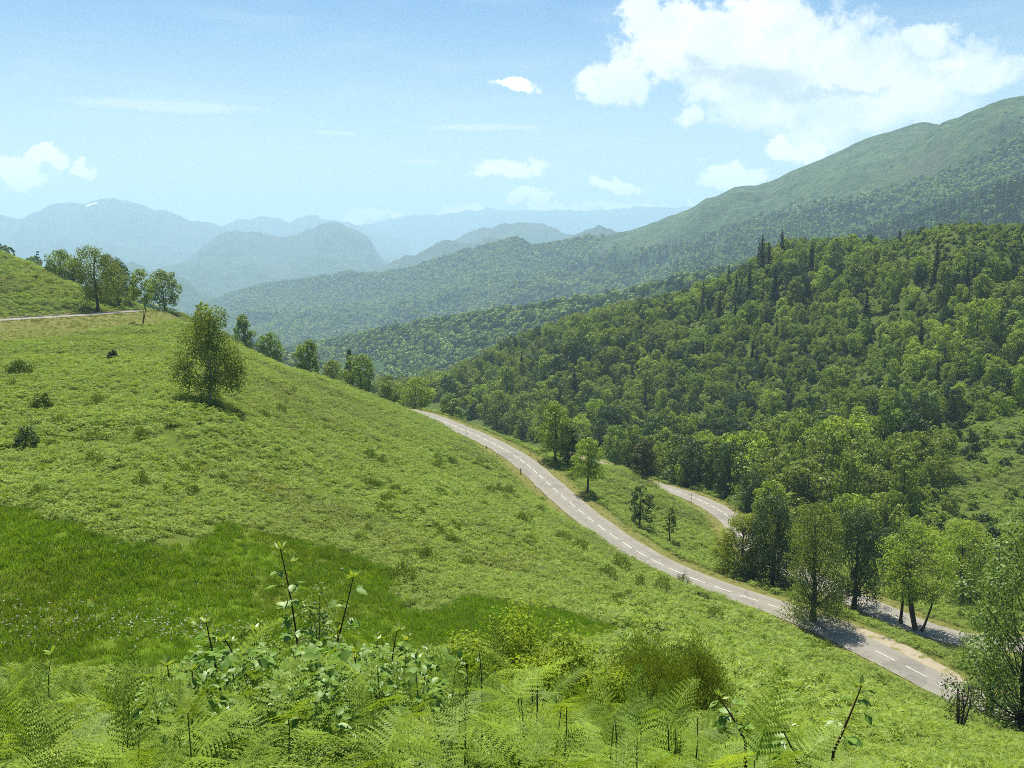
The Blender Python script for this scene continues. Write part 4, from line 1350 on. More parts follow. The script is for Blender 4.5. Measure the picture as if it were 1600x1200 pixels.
lone('yellow_tree', 'bright yellow green tree in front of the lower road bend', 1160, 908, 106, 78, 'leaf_yellow', style='round', base=0.05, clumps=70, nleaf=15000)
lone('broadleaf_tree', 'dense dark tree beside the yellow green tree at the road bend', 1206, 922, 146, 104, 'leaf_dark', bark='dark_bark', style='oval', base=0.06, clumps=80, nleaf=19000)
lone('yellow_tree', 'yellow leaved branches of a tree behind the dense dark tree', 1215, 905, 118, 70, 'leaf_yellow', style='oval', base=0.2, nleaf=7500)
lone('olive_tree', 'tall feathery olive tree whose trunk stands on the near road edge', 1270, 971, 188, 104, 'leaf_olive', bark='dark_bark', style='birch', base=0.07, clumps=80, airy=0.35, nleaf=17000, leaf=0.24)
lone('broadleaf_tree', 'tall dark green tree between the roads right of the feathery olive tree', 1334, 952, 156, 84, 'leaf_dark', bark='dark_bark', style='oval', base=0.08, clumps=70, nleaf=13000)
lone('multi_stem_tree', 'light green tree with several bare stems on the grass strip between the roads', 1434, 986, 148, 112, 'leaf_bright', bark='dark_bark', style='spread', base=0.30, stems=4, clumps=58, nleaf=10000, leaf=0.26)
lone('slender_tree', 'slim tree with a single thin stem beside the light multi stemmed tree', 1407, 975, 106, 46, 'leaf_mid', bark='dark_bark', style='oval', base=0.35, clumps=30, nleaf=3200)
lone('broadleaf_tree', 'round bright green tree beyond the lower road on the right', 1502, 935, 112, 86, 'leaf_bright', style='round', base=0.08, Y=152, nleaf=9000)
lone('broadleaf_tree', 'dark tree beyond the lower road behind the multi stemmed tree', 1395, 925, 96, 66, 'leaf_dark', style='round', base=0.08, Y=165, nleaf=6500)
lone('olive_tree', 'olive tree filling the gap right of the yellow green tree', 1245, 892, 100, 70, 'leaf_olive', style='round', base=0.06, Y=172, nleaf=6000)
lone('broadleaf_tree', 'large glossy leaved tree at the right edge in front of the hairpin', 1596, 1150, 322, 180, 'leaf_grey', Y=63, bark='dark_bark', style='round', base=0.05, clumps=100, nleaf=14000, leaf=0.24, tr=0.22)
lone('broadleaf_tree', 'leafy tree behind the large glossy one at the right edge', 1552, 1040, 150, 90, 'leaf_mid', Y=100, bark='dark_bark', style='oval', base=0.06, clumps=60, nleaf=11000)
lone('bare_shrub', 'half bare twiggy shrub in front of the road at the lower right', 1500, 1142, 84, 66, 'brown_leaf', bark='dark_bark', style='spread', base=0.15, stems=5, clumps=34, nleaf=420, tr=0.10, leaf=0.16)

# dark round bushes on the pasture
for (u, v, hp, wp, lab, mt) in [(42, 704, 36, 38, 'dark round bush on the pasture at the left edge', 'leaf_dark'),
                                (176, 566, 20, 18, 'small dark bush on the pasture left of the lone birch', 'leaf_dark'),
                                (65, 640, 26, 34, 'olive bush on the pasture above the dark round one', 'broom'),
                                (30, 585, 22, 40, 'olive bush on the pasture near the left edge below the road', 'broom'),
                                (1486, 692, 34, 30, 'dark bush in the upper corner of the clearing', 'leaf_dark'),
                                (1518, 718, 50, 26, 'dark narrow tree standing in the clearing', 'leaf_dark'),
                                (1470, 735, 26, 26, 'small dark bush at the left side of the clearing', 'leaf_dark'),
                                (1096, 938, 14, 30, 'dark broom tuft on the near edge of the road', 'broom')]:
    lone('bush', lab, u, v, hp, wp, mt, bush=True, nleaf=1800, cat=None) if False else lone('bush', lab, u, v, hp, wp, mt, bush=True, nleaf=1800)

# broom bushes over the slope: real individuals that nothing tells apart
bm_t, bm_c = [], []
for i in range(4):
    t_, c_ = build_bush(500 + i, 1.7, 1.15, 420, 0.22, 18, True)
    bm_t.append(new_mesh('stems', t_[0], quads=t_[1], mats=[MAT['dead_stem']])); bm_c.append(crown_mesh('foliage', c_, MAT['broom']))
zones = [(560, 900, 690, 860, 60, 'on the slope left of the long road curve'), (900, 1120, 850, 1000, 22, 'between the wet hollow and the road'), (1120, 1500, 960, 1120, 24, 'below the near road on the right'),
         (0, 500, 540, 780, 26, 'around the lone birch on the left slope'), (560, 760, 850, 960, 14, 'at the upper edge of the wet hollow'), (0, 130, 415, 470, 16, 'above the upper road')]
for (u0, u1, v0, v1, n_, where) in zones:
    for _ in range(n_):
        g = G(rng.uniform(u0, u1), rng.uniform(v0, v1))
        if g is None or in_poly(g[:1], g[1:2], MARSH)[0] or road_near(g[:1], g[1:2])[0][0] < 5.0 or g[1] > 320:
            continue
        i = rng.integers(0, 4)
        root = bpy.data.objects.new('broom_bush', None); COL.objects.link(root)
        root.location = g - np.array([0, 0, 0.05]); root.rotation_euler = (0, 0, rng.uniform(0, 6.28)); s_ = rng.uniform(0.55, 1.15) * (1 + 0.25 * (g[1] > 100)); root.scale = (s_ * rng.uniform(0.8, 1.4), s_, s_ * rng.uniform(0.8, 1.25))
        hw = ('low ' if s_ < 0.75 else 'mid sized ' if s_ < 1.0 else 'tall '); tag(root, hw + 'dark olive broom bush ' + where, 'bush', hw + 'broom bushes ' + where)
        link('stems', bm_t[i], root); link('foliage', bm_c[i], root)

# ------------------------------------------------------------------ the wood on the other side
FT, FC = [], []
for i, (st, cl, air) in enumerate([('round', 40, 0.0), ('oval', 44, 0.0), ('round', 34, 0.0), ('oval', 36, 0.3), ('spread', 40, 0.0)]):
    t_, c_ = build_tree(700 + i, 10.0, [8.4, 7.0, 9.2, 6.6, 9.0][i], st, 3000, 0.52, 0.06 if st != 'spread' else 0.2, cl, airy=air, trunk_sides=5)
    FT.append(new_mesh('trunk', t_[0], quads=t_[1], mats=[MAT['bark']])); FC.append(crown_mesh('crown', c_, MAT['leaf_mid']))
KT, KC = [], []
for i in range(2):
    t_, c_ = build_conifer(740 + i, 13.0, 4.4 + i * 0.8, 34, 0.55)
    KT.append(new_mesh('trunk', t_[0], quads=t_[1], mats=[MAT['dark_bark']])); KC.append(crown_mesh('crown', c_, MAT['needle']))

N_TRY = 40000
wx = rng.uniform(-160, 480, N_TRY); wy = rng.uniform(140, 800, N_TRY)
ok = in_poly(wx, wy, WOOD) & (np.abs(np.arctan2(wx, wy)) < R(31.5)) & ~in_poly(wx, wy, CLEAR)
wx, wy = wx[ok], wy[ok]
d_, _ = road_near(wx, wy)
ok = d_ > 7.0
wx, wy = wx[ok], wy[ok]
wz = height(wx, wy)
up, vp = to_px(np.stack([wx, wy, wz], 1))
# thin scrubby top right part of the spur
scrub = sstep(1330, 1430, up) * (1 - sstep(405, 440, vp))
spacing = 4.3 + 2.3 * vnoise(wx / 30, wy / 30, 88) + 0.004 * (np.hypot(wx, wy) - 200) + 1.0 * scrub
kept, cells = [], {}
for i in range(len(wx)):
    key = (int(wx[i] // 7), int(wy[i] // 7)); good = True
    for a in (-1, 0, 1):
        for b in (-1, 0, 1):
            for j in cells.get((key[0] + a, key[1] + b), ()):
                if (wx[i] - wx[j]) ** 2 + (wy[i] - wy[j]) ** 2 < spacing[i] ** 2:
                    good = False; break
    if good:
        kept.append(i); cells.setdefault(key, []).append(i)
kept = np.array(kept)
wx, wy, wz, scrub, up, vp = wx[kept], wy[kept], wz[kept], scrub[kept], up[kept], vp[kept]
nw = len(wx)
sp = 0.6 * vnoise(wx / 38, wy / 38, 91) + 0.5 * rng.normal(size=nw)
kind = np.where(sp < -0.55, 0, np.where(sp < 0.12, 1, np.where(sp < 0.5, 2, 3)))       # dark, mid, bright, olive
kind = np.where((wy < 250) & (rng.uniform(size=nw) < 0.35), 3, kind)
kind = np.where((up < 1320) & (vp > 520) & (rng.uniform(size=nw) < 0.36), 3, kind)
kind = np.where(rng.uniform(size=nw) < 0.09, 0, kind)
con = rng.uniform(size=nw) < 0.028 + 0.30 * np.exp(-((up - 1185) / 60) ** 2 - ((vp - 420) / 50) ** 2)
ht = rng.uniform(0.6, 1.32, nw) * np.where((up > 1425) & (vp > 780) & (vp < 905), 0.42, 1.0) * np.where((wy < 205) & (up > 1150), 0.66, 1.0) * (1 - 0.58 * scrub) * (0.9 + 0.25 * vnoise(wx / 45, wy / 45, 93))
dist = np.sqrt(wx ** 2 + wy ** 2 + wz ** 2)
size = ht / dist
inv = (up > -20) & (up < 1630)
order = np.argsort(-(size * inv))
leafs = ['leaf_dark', 'leaf_mid', 'leaf_bright', 'leaf_olive']
words = ['dark green', 'mid green', 'bright green', 'olive']
shapes = ['broad round', 'tall oval', 'low wide', 'loose oval', 'spreading']
single, n_con = [], 0
for i in order:
    if not inv[i]:
        continue
    if con[i]:
        if n_con < 90:
            n_con += 1; single.append(i)
    elif len(single) - n_con < 285:
        single.append(i)
single = set(int(i) for i in single)
CON_SPOT = [(1158, 412, 38), (1190, 430, 46), (1200, 440, 44), (1245, 385, 30), (1305, 385, 46), (1462, 450, 50), (1520, 465, 40), (1542, 462, 40), (1405, 385, 20), (1352, 520, 48), (815, 600, 38), (897, 628, 40), (1210, 470, 40), (1170, 480, 48),
            (1138, 460, 34), (1180, 395, 34)]
shape = rng.integers(0, 5, nw)
rotz = rng.uniform(0, 6.28, nw)
for i in sorted(single):
    z_ = 'at the foot of the wooded spur' if wy[i] < 235 else 'low on the wooded spur' if wy[i] < 330 else 'high on the wooded spur'
    end = 'near the clearing' if up[i] > 1330 else 'above the road' if up[i] > 960 else 'at its valley end'
    if con[i]:
        place_tree('spruce', 'dark pointed spruce among the leafy trees of the wooded spur', (wx[i], wy[i], wz[i]), KT[i % 2], KC[i % 2], 'needle', group='spruces on the wooded spur', rz=rotz[i], scale=ht[i])
    else:
        lab = '%s %s tree %s, %s' % (shapes[shape[i]], words[kind[i]], z_, end)
        place_tree('broadleaf_tree', lab, (wx[i], wy[i], wz[i]), FT[shape[i]], FC[shape[i]], leafs[kind[i]], group=lab.replace(' tree ', ' trees '), rz=rotz[i], scale=ht[i] * 1.1).scale.z *= rng.uniform(0.82, 1.32)
for (u, v, hp) in CON_SPOT:
    g = G(u, v)
    if g is not None:
        H_ = 1.35 * hp * np.linalg.norm(g) / F
        place_tree('spruce', 'dark pointed spruce among the leafy trees of the wooded spur', g, KT[u % 2], KC[u % 2], 'needle', group='spruces on the wooded spur', rz=u * 1.0, scale=H_ / 13.0)
# the rest of the wood as one mass
rest = np.array([i for i in range(nw) if i not in single])
src = [(FC[s_], MAT[l_]) for s_ in range(5) for l_ in leafs] + [(KC[0], None), (KC[1], None)]
wd_col = sources(src)
ix = np.where(con[rest], 20 + rest % 2, shape[rest] * 4 + kind[rest])
tilt = zrot(len(rest), 0.03)
sc3 = uni(ht[rest]); sc3[:, :2] *= rng.uniform(0.9, 1.15, (len(rest), 1))
scatter('woodland', wd_col, np.stack([wx[rest], wy[rest], wz[rest] - 0.3], 1), tilt, sc3, ix, 'dense leafy wood covering the upper spur', 'wood')
# undergrowth between the trees and scrub over the thin upper part
us = []
for i in range(4):
    t_, c_ = build_bush(560 + i, 2.6, 1.9, 520, 0.36, 14)
    us.append((crown_mesh('foliage', c_, MAT['leaf_mid']), MAT[['leaf_mid', 'leaf_bright', 'leaf_olive', 'leaf_dark'][i]]))
us_col = sources(us)
ux = rng.uniform(-160, 480, 90000); uy = rng.uniform(140, 800, 90000)
ok = in_poly(ux, uy, WOOD) & (np.abs(np.arctan2(ux, uy)) < R(31.5)) & (road_near(ux, uy)[0] > 6.5)
ok &= ~in_poly(ux, uy, CLEAR) | (rng.uniform(size=90000) < 0.12)
ok &= rng.uniform(size=90000) < np.clip(300 / np.hypot(ux, uy), 0.6, 1)
ux, uy = ux[ok], uy[ok]
scatter('undergrowth', us_col, np.stack([ux, uy, height(ux, uy) - 0.1], 1), zrot(len(ux), 0.1), uni(rng.uniform(0.5, 1.3, len(ux))), rng.choice(4, len(ux), p=[0.42, 0.24, 0.18, 0.16]), 'low scrub between the trees of the wooded spur', 'scrub')

# ------------------------------------------------------------------ woods on the farther ridges
def far_crown(seed, con=False):
    g = np.random.default_rng(seed)
    if con:
        t_, c_ = build_conifer(seed, 14.0, 5.0, 8, 1.5)
        return c_
    n_ = 110
    d = unit(g.normal(size=(n_, 3)) + np.array([0, 0, 0.35]))
    p = d * np.array([4.2, 4.2, 4.0]) * g.uniform(0.75, 1.05, (n_, 1)) + np.array([0, 0, 4.6])
    v, q = leaf_quads(p, unit(d + 0.35 * g.normal(size=(n_, 3))), 2.3 * g.uniform(0.7, 1.2, n_), 0.8, g)
    return v, q, np.repeat(np.clip(g.normal(0.5, 0.22, n_), 0, 1), 4)
fcm = [crown_mesh('far_crown', far_crown(800 + i), MAT['leaf_mid']) for i in range(3)]
fkm = [crown_mesh('far_spruce', far_crown(810 + i, True), MAT['needle']) for i in range(2)]
far_col = sources([(fcm[i], MAT[l_]) for i in range(3) for l_ in ('leaf_dark', 'leaf_mid', 'leaf_olive')] + [(f_, None) for f_ in fkm])

def far_wood(name, ridge, n_, label, spruce, mask=None, qmax=1.0, sc=1.0, tmax=1.0):
    t_ = rng.uniform(0, tmax, n_); q_ = rng.uniform(-0.05, qmax, n_)
    V = ridge.point(t_, q_)
    u, v = to_px(V)
    ok = (u > -60) & (u < 1660) & (V[:, 1] > 100)
    if mask is not None:
        ok &= rng.uniform(size=n_) < mask(t_, q_, V)
    V, u, v = V[ok], u[ok], v[ok]
    isc = rng.uniform(size=len(V)) < (spruce(u, v) if callable(spruce) else spruce)
    ix = np.where(isc, 9 + rng.integers(0, 2, len(V)), rng.integers(0, 3, len(V)) * 3 + rng.choice(3, len(V), p=[0.28, 0.52, 0.20]))
    s_ = rng.uniform(0.65, 1.25, len(V)) * sc
    V[:, 2] -= 1.0
    scatter(name, far_col, V, zrot(len(V), 0.05), uni(s_), ix, label, 'wood')

far_wood('far_woodland', left_ridge, 2600, 'dark trees along the spur behind the left pasture ridge', 0.03, sc=1.0)
far_wood('far_woodland', mid_ridge, 9000, 'unbroken wood on the ridge across the valley floor', 0.06, sc=1.1)
far_wood('far_woodland', conifer_ridge, 9000, 'dark spruce forest on the ridge at the right', 0.9, qmax=0.8, sc=1.0)
def big_spruce(u, v):
    lo = np.interp(u, [900, 1000, 1100, 1250, 1350], [440, 425, 400, 375, 350]); hi = np.interp(u, [900, 1000, 1100, 1250, 1350], [405, 398, 375, 338, 318])
    return np.where((v > hi) & (v < lo) & (u > 930), 0.9, 0.04)
far_wood('far_woodland', big, 42000, 'hazy woods on the lower flank of the long mountain', big_spruce, mask=big_forest, qmax=1.0, sc=1.3)
far_wood('far_woodland', shoulder, 9000, 'woods and shrubs on the lower mountain shoulder', lambda u, v: np.where(v > 312, 0.6, 0.05), mask=lambda T, Q, V: sh_forest(T, Q, V) * 0.9 + 0.004, qmax=0.6, sc=0.9)
# trees of the valley floor
vx = rng.uniform(-1400, 500, 26000); vy = rng.uniform(420, 4200, 26000)
ok = ~in_poly(vx, vy, WOOD) & (np.abs(np.arctan2(vx, vy)) < R(30)) & ((vy > 700) | (vx < -40))
vx, vy = vx[ok], vy[ok]
scatter('valley_woodland', far_col, np.stack([vx, vy, height(vx, vy) - 1], 1), zrot(len(vx), 0.05), uni(rng.uniform(0.6, 1.25, len(vx))), rng.choice(11, len(vx), p=[0.12, 0.14, 0.06] * 3 + [0.02, 0.02]), 'woods on the valley floor beyond the pasture', 'wood')
# ------------------------------------------------------------------ roadside things
def box_mesh(name, x, y, z, mat, bev=0.0):
    V = [(sx * x / 2, sy * y / 2, sz) for sz in (-0.15, z) for sx, sy in ((-1, -1), (1, -1), (1, 1), (-1, 1))]
    return new_mesh(name, V, faces=[(0, 3, 2, 1), (4, 5, 6, 7), (0, 1, 5, 4), (1, 2, 6, 5), (2, 3, 7, 6), (3, 0, 4, 7)], mats=[mat])


def cyl_mesh(name, r0, r1, z0, z1, mat, sides=8):
    v, q = tube(np.array([[0, 0, z0], [0, 0, (z0 + z1) / 2], [0, 0, z1]]), [r0, (r0 + r1) / 2, r1], sides)
    me = new_mesh(name, np.concatenate([v, [[0, 0, z1]]]), faces=[tuple(f) for f in q.tolist()] + [(2 * sides + i, 2 * sides + (i + 1) % sides, 3 * sides) for i in range(sides)], mats=[mat])
    return me


def roadside(u, v, off, name, label, kind, h):
    s_ = road_s(u, v)
    p, tt, nn = road_at(s_)
    sd = 1.0 if (to_px(p + nn)[1] > to_px(p)[1]) == (off > 0) else -1.0     # off > 0: on the near side
    p = p + nn * sd * abs(off)
    p = np.array([p[0], p[1], float(height(p[:1], p[1:2])[0])])
    r_ = bpy.data.objects.new(name, None); COL.objects.link(r_); r_.location = p
    r_.rotation_euler = (0.03, 0.02, math.atan2(tt[1], tt[0])); r_.empty_display_size = 0.3
    tag(r_, label, kind)
    if name == 'snow_pole':
        link('pole', cyl_mesh('pole', 0.045, 0.035, -0.2, h, MAT['post']), r_)
        link('band', cyl_mesh('band', 0.052, 0.05, h * 0.8, h * 0.93, MAT['red']), r_)
    else:
        link('post', cyl_mesh('post', 0.11, 0.10, -0.2, h, MAT['post']), r_)
        link('cap', cyl_mesh('cap', 0.118, 0.10, h - 0.02, h + 0.06, MAT['dead_stem']), r_)


roadside(678, 650, 3.3, 'snow_pole', 'thin tall pole at the far end of the visible road', 'pole', 2.6)
roadside(671, 649, 3.4, 'marker_post', 'short dark post at the far end of the visible road beside the pole', 'post', 1.0)
roadside(712, 667, 3.3, 'marker_post', 'short dark post on the near road edge, second from the far end', 'post', 0.8)
roadside(719, 670, 3.3, 'marker_post', 'short dark post on the near road edge between the two poles, by the near pole', 'post', 0.9)
roadside(750, 684, 3.4, 'snow_pole', 'thin tall pole standing in front of the middle of the road', 'pole', 2.9)
roadside(781, 702, 3.3, 'marker_post', 'low dark stump post on the near road edge right of the tall pole', 'post', 0.55)
roadside(836, 745, 3.4, 'marker_post', 'dark post alone on the near edge where the road curves towards us', 'post', 1.2)
roadside(1046, 766, 3.2, 'snow_pole', 'thin pole at the far end of the lower road', 'pole', 2.2)
roadside(1099, 792, 3.2, 'snow_pole', 'thin pole on the near edge of the lower road bend', 'pole', 2.2)

# white kerb stone by the near edge
g = G(956, 857)
rs = np.random.default_rng(3)
def stone_mesh(name, sx, sy, sz, mat, seed):
    g_ = np.random.default_rng(seed)
    import bmesh
    bm = bmesh.new()
    bmesh.ops.create_icosphere(bm, subdivisions=1, radius=0.5)
    for v_ in bm.verts:
        k_ = 1 + g_.uniform(-0.16, 0.16)
        v_.co = Vector((v_.co.x * sx * k_, v_.co.y * sy * k_, (v_.co.z * k_ + 0.36) * sz))
    me = bpy.data.meshes.new(name); bm.to_mesh(me); bm.free(); me.materials.append(mat)
    return me
if g is not None:
    tag(link('white_stone', stone_mesh('white_stone', 1.0, 0.5, 0.5, MAT['post_white'], 5), loc=g), 'white painted stone beside the near edge of the road', 'stone')

# low row of stones along the upper road
root = bpy.data.objects.new('stone_edging', None); COL.objects.link(root)
s0, s1 = road_s(30, 499), road_s(128, 491)
p0, _, _ = road_at(s0); root.location = p0
tag(root, 'low row of rough stones edging the upper road on its uphill side', 'stone row')
sm = [stone_mesh('stone', 0.9, 0.55, 0.5, MAT['stone'], 40 + i) for i in range(4)]
k = 0
s_ = s0
while s_ < s1:
    p, tt, nn = road_at(s_)
    sd = -1.0 if to_px(p + nn)[1] > to_px(p)[1] else 1.0
    q_ = p + nn * sd * (HALF + 0.45 + rs.uniform(-0.1, 0.15))
    o = link('stone', sm[k % 4], root)
    o.location = Vector(q_) - Vector(p0) + Vector((0, 0, float(height(q_[:1], q_[1:2])[0]) - q_[2]))
    o.rotation_euler = (0, 0, rs.uniform(0, 6.28)); c_ = rs.uniform(0.6, 1.1); o.scale = (c_, c_, c_ * rs.uniform(0.8, 1.3))
    s_ += 0.95; k += 1

# ------------------------------------------------------------------ foreground: ferns, brambles, shrubs
TOPS = [(-200, 1030), (0, 1040), (120, 1052), (240, 1062), (300, 1010), (480, 1002), (600, 1002), (720, 1004), (850, 1040), (950, 1075), (1100, 1110), (1300, 1128), (1340, 1185), (1500, 1215), (1900, 1260)]
tu, tv = np.array(TOPS, float).T


def top_z(x, y):
    """highest z that stays under the fern line of the photograph"""
    u = 800 + F * x / (y * math.cos(PITCH) + 0.35 * y * math.sin(PITCH))
    v = np.interp(u, tu, tv)
    b = (600 - v) / F
    return y * (-math.sin(PITCH) + b * math.cos(PITCH)) / (math.cos(PITCH) + b * math.sin(PITCH))


def frond_mesh(seed, L_=0.46, n_pin=14, arch=0.5, wid=0.16, fine=True):
    g_ = np.random.default_rng(seed)
    V, T, var = [], [], []
    def P_(t):
        return np.array([L_ * (t - 0.10 * t * t), 0.03 * math.sin(t * 3 + seed), L_ * (arch * t - (arch + 0.22) * t * t)])
    def tri(a, b, c, k):
        i = len(V); V.extend([a, b, c]); T.append((i, i + 1, i + 2)); var.extend([k] * 3)
    ts = np.linspace(0, 1, 9)
    for a, b in zip(ts[:-1], ts[1:]):
        w = 0.006 * (1 - a) + 0.001
        p, q = P_(a), P_(b)
        tri(p + [0, w, 0], q, p - [0, w, 0], 0.75)
    for k in range(n_pin):
        t = 0.06 + 0.90 * k / n_pin
        p = P_(t)
        ln = wid * (1 - t) ** 0.75 * g_.uniform(0.88, 1.08) + 0.012
        if k == 0:
            ln *= 0.85
        for sd in (-1, 1):
            ax = unit(np.array([0.42 + 0.35 * t, sd * 1.0, -0.10 + g_.normal(0, 0.07)]))
            sid = unit(np.cross(ax, [0, 0, 1.0]))
            up_ = np.cross(sid, ax)
            m_ = max(2, int(ln / 0.0135)) if fine else 1
            kk = np.clip(0.5 + 0.25 * math.sin(seed * 1.7) + g_.normal(0, 0.12), 0, 1)
            if m_ < 3:
                tri(p, p + ax * ln + sid * 0.01, p + ax * ln * 0.5 - sid * 0.02, kk); tri(p, p + ax * ln * 0.5 + sid * 0.02, p + ax * ln, kk)
                continue
            for j in range(m_):
                f = (j + 0.3) / m_
                b0 = p + ax * ln * f + np.array([0, 0, -0.10 * ln * f * f])
                pl = (0.0135 * (1 - f) + 0.005) * (0.7 + ln * 2.6)
                for s2 in (-1, 1):
                    tip = b0 + sid * s2 * pl + ax * pl * 0.45 + up_ * pl * g_.uniform(-0.25, 0.1)
                    tri(b0 - ax * 0.0062, b0 + ax * 0.0062, tip, np.clip(kk + g_.normal(0, 0.07), 0, 1))
    return new_mesh('frond', np.array(V), tris=T, mats=[MAT['fern']], attrs={'var': ('POINT', var)})


FR = [frond_mesh(900 + i, 0.42 + 0.05 * (i % 3), 13 + i % 3, [0.35, 0.2, 0.5, 0.1, 0.4][i], [0.16, 0.18, 0.15, 0.17, 0.14][i]) for i in range(5)]
STK = [new_mesh('stalk', *[tube(np.array([[0, 0, -0.2], [0.01, 0, 0.2], [0.03, 0.015, 0.6], [0.05, 0.03, 1.0]]), [0.0065, 0.006, 0.0045, 0.002], 5)[0]], quads=tube(np.array([[0, 0, -0.2], [0.01, 0, 0.2], [0.03, 0.015, 0.6], [0.05, 0.03, 1.0]]), [0.0065, 0.006, 0.0045, 0.002], 5)[1], mats=[MAT['green_stem']])]


def fern_parts(h, g_):
    out = []
    nf = int(g_.integers(4, 7))
    a0 = g_.uniform(0, 6.28)
    for i in range(nf):
        z = h * (1.0 - 0.16 * i + g_.normal(0, 0.02))
        pitch = (-0.75 if i == 0 else -0.12) + g_.normal(0, 0.18)
        out.append((int(g_.integers(0, 5)), (0.05 * z / h, 0.03 * z / h, z), (g_.normal(0, 0.15), pitch, a0 + i * 2.4), g_.uniform(0.75, 1.1) * (0.9 if i else 0.7)))
    return out


# ferns as individuals
gf = np.random.default_rng(77)
spots = []
tries = 0
while len(spots) < 250 and tries < 20000:
    tries += 1
    y = 3.1 + 6.2 * gf.uniform() ** 0.9
    u = gf.uniform(-60, 1340)
    x = (u - 800) / F * y * 1.04
    if any((x - a) ** 2 + (y - b) ** 2 < 0.22 ** 2 for a, b, *_ in spots):
        continue
    if u > 1250 and y > 6:
        continue
    z = float(height(np.array([x]), np.array([y]))[0])
    h = min(gf.uniform(0.75, 1.35), float(top_z(x, y)) - z - 0.14 - 0.35 * gf.uniform() ** 2)
    if h < 0.35:
        continue
    spots.append((x, y, z, h))
side_words = [(300, 'in the dense fern bed at the left'), (720, 'among the bramble shoots'), (1000, 'in front of the bright willow bush'), (9999, 'in front of the olive shrub')]
for (x, y, z, h) in spots:
    u = to_px(np.array([x, y, z + h]))[0]
    wd = next(w_ for lim, w_ in side_words if u < lim)
    root = bpy.data.objects.new('fern', None); COL.objects.link(root)
    root.location = (x, y, z); root.rotation_euler = (gf.normal(0, 0.06), gf.normal(0, 0.06), gf.uniform(0, 6.28)); root.empty_display_size = 0.2
    tall = 'tall' if h > 0.95 else 'low'
    tag(root, '%s light green bracken fern %s' % (tall, wd), 'fern', '%s ferns %s' % (tall, wd))
    s_ = link('stalk', STK[0], root); s_.scale = (1, 1, h)
    for (fi, loc, rot, sc) in fern_parts(h, gf):
        f_ = link('frond', FR[fi], root, loc); f_.rotation_euler = rot; f_.scale = (sc,) * 3

# one fern standing clear of the others, and a fill of further ferns below and between them
g_ = np.random.default_rng(5)
def clear_fern(u, vt, Y, label):
    p = at(u, vt, Y)
    z = float(height(p[:1], p[1:2])[0]); h = p[2] - z
    root = bpy.data.objects.new('fern', None); COL.objects.link(root); root.location = (p[0], p[1], z)
    tag(root, label, 'fern')
    s_ = link('stalk', STK[0], root); s_.scale = (1, 1, h * 0.75)
    f_ = link('frond', FR[0], root, (0.05, 0.03, h * 0.62)); f_.rotation_euler = (0, -1.15, 2.0); f_.scale = (1.0,) * 3
    f_ = link('frond', FR[1], root, (0.04, 0.02, h * 0.7)); f_.rotation_euler = (0.1, -0.3, 0.2); f_.scale = (0.9,) * 3
    f_ = link('frond', FR[2], root, (0.04, 0.02, h * 0.66)); f_.rotation_euler = (0.1, -0.4, 3.3); f_.scale = (0.9,) * 3
clear_fern(1052, 1068, 4.6, 'single fern frond standing upright in front of the olive shrub')
clear_fern(175, 1000, 4.4, 'young fern with a curled tip rising above the fern bed at the left')
clear_fern(752, 998, 5.2, 'upright pale fern rising in front of the bright willow bush')

def joined_fern(seed, fine=True):
    gg = np.random.default_rng(seed); V, T, var, o = [], [], [], 0
    base = [frond_mesh(seed * 7 + i, 0.44, 12, gg.uniform(0.1, 0.5), 0.16, fine) for i in range(2)]
    for (fi, loc, rot, sc) in fern_parts(1.0, gg):
        me = base[fi % 2]
        co = np.empty(len(me.vertices) * 3, np.float32); me.vertices.foreach_get('co', co); co = co.reshape(-1, 3)
        M_ = np.array(Matrix.LocRotScale(Vector(loc), __import__('mathutils').Euler(rot), Vector((sc,) * 3)))
        V.append(co @ M_[:3, :3].T + M_[:3, 3]); T.append(np.arange(len(co)).reshape(-1, 3) + o); o += len(co)
        a_ = np.empty(len(co), np.float32); me.attributes['var'].data.foreach_get('value', a_); var.append(a_)
    return new_mesh('fern_plant', np.concatenate(V), tris=np.concatenate(T), mats=[MAT['fern']], attrs={'var': ('POINT', np.concatenate(var))})
ff_col = sources([(joined_fern(30 + i), None) for i in range(4)])
n_ = 3900
y = 2.6 + 9.5 * rng.uniform(size=n_) ** 0.8; u = rng.uniform(-150, 1420, n_)
x = (u - 800) / F * y * 1.04
z = height(x, y)
h = np.minimum(rng.uniform(0.5, 1.15, n_), top_z(x, y) - z - 0.2 - 0.3 * rng.uniform(size=n_))
k = (h > 0.22)
x, y, z, h = x[k], y[k], z[k], h[k]
scatter('fern_bed', ff_col, np.stack([x, y, z], 1), zrot(len(x), 0.1), np.stack([np.full(len(x), 0.85), np.full(len(x), 0.85), h], 1), rng.integers(0, 4, len(x)), 'light green bed of ferns across the bottom of the picture', 'ferns')

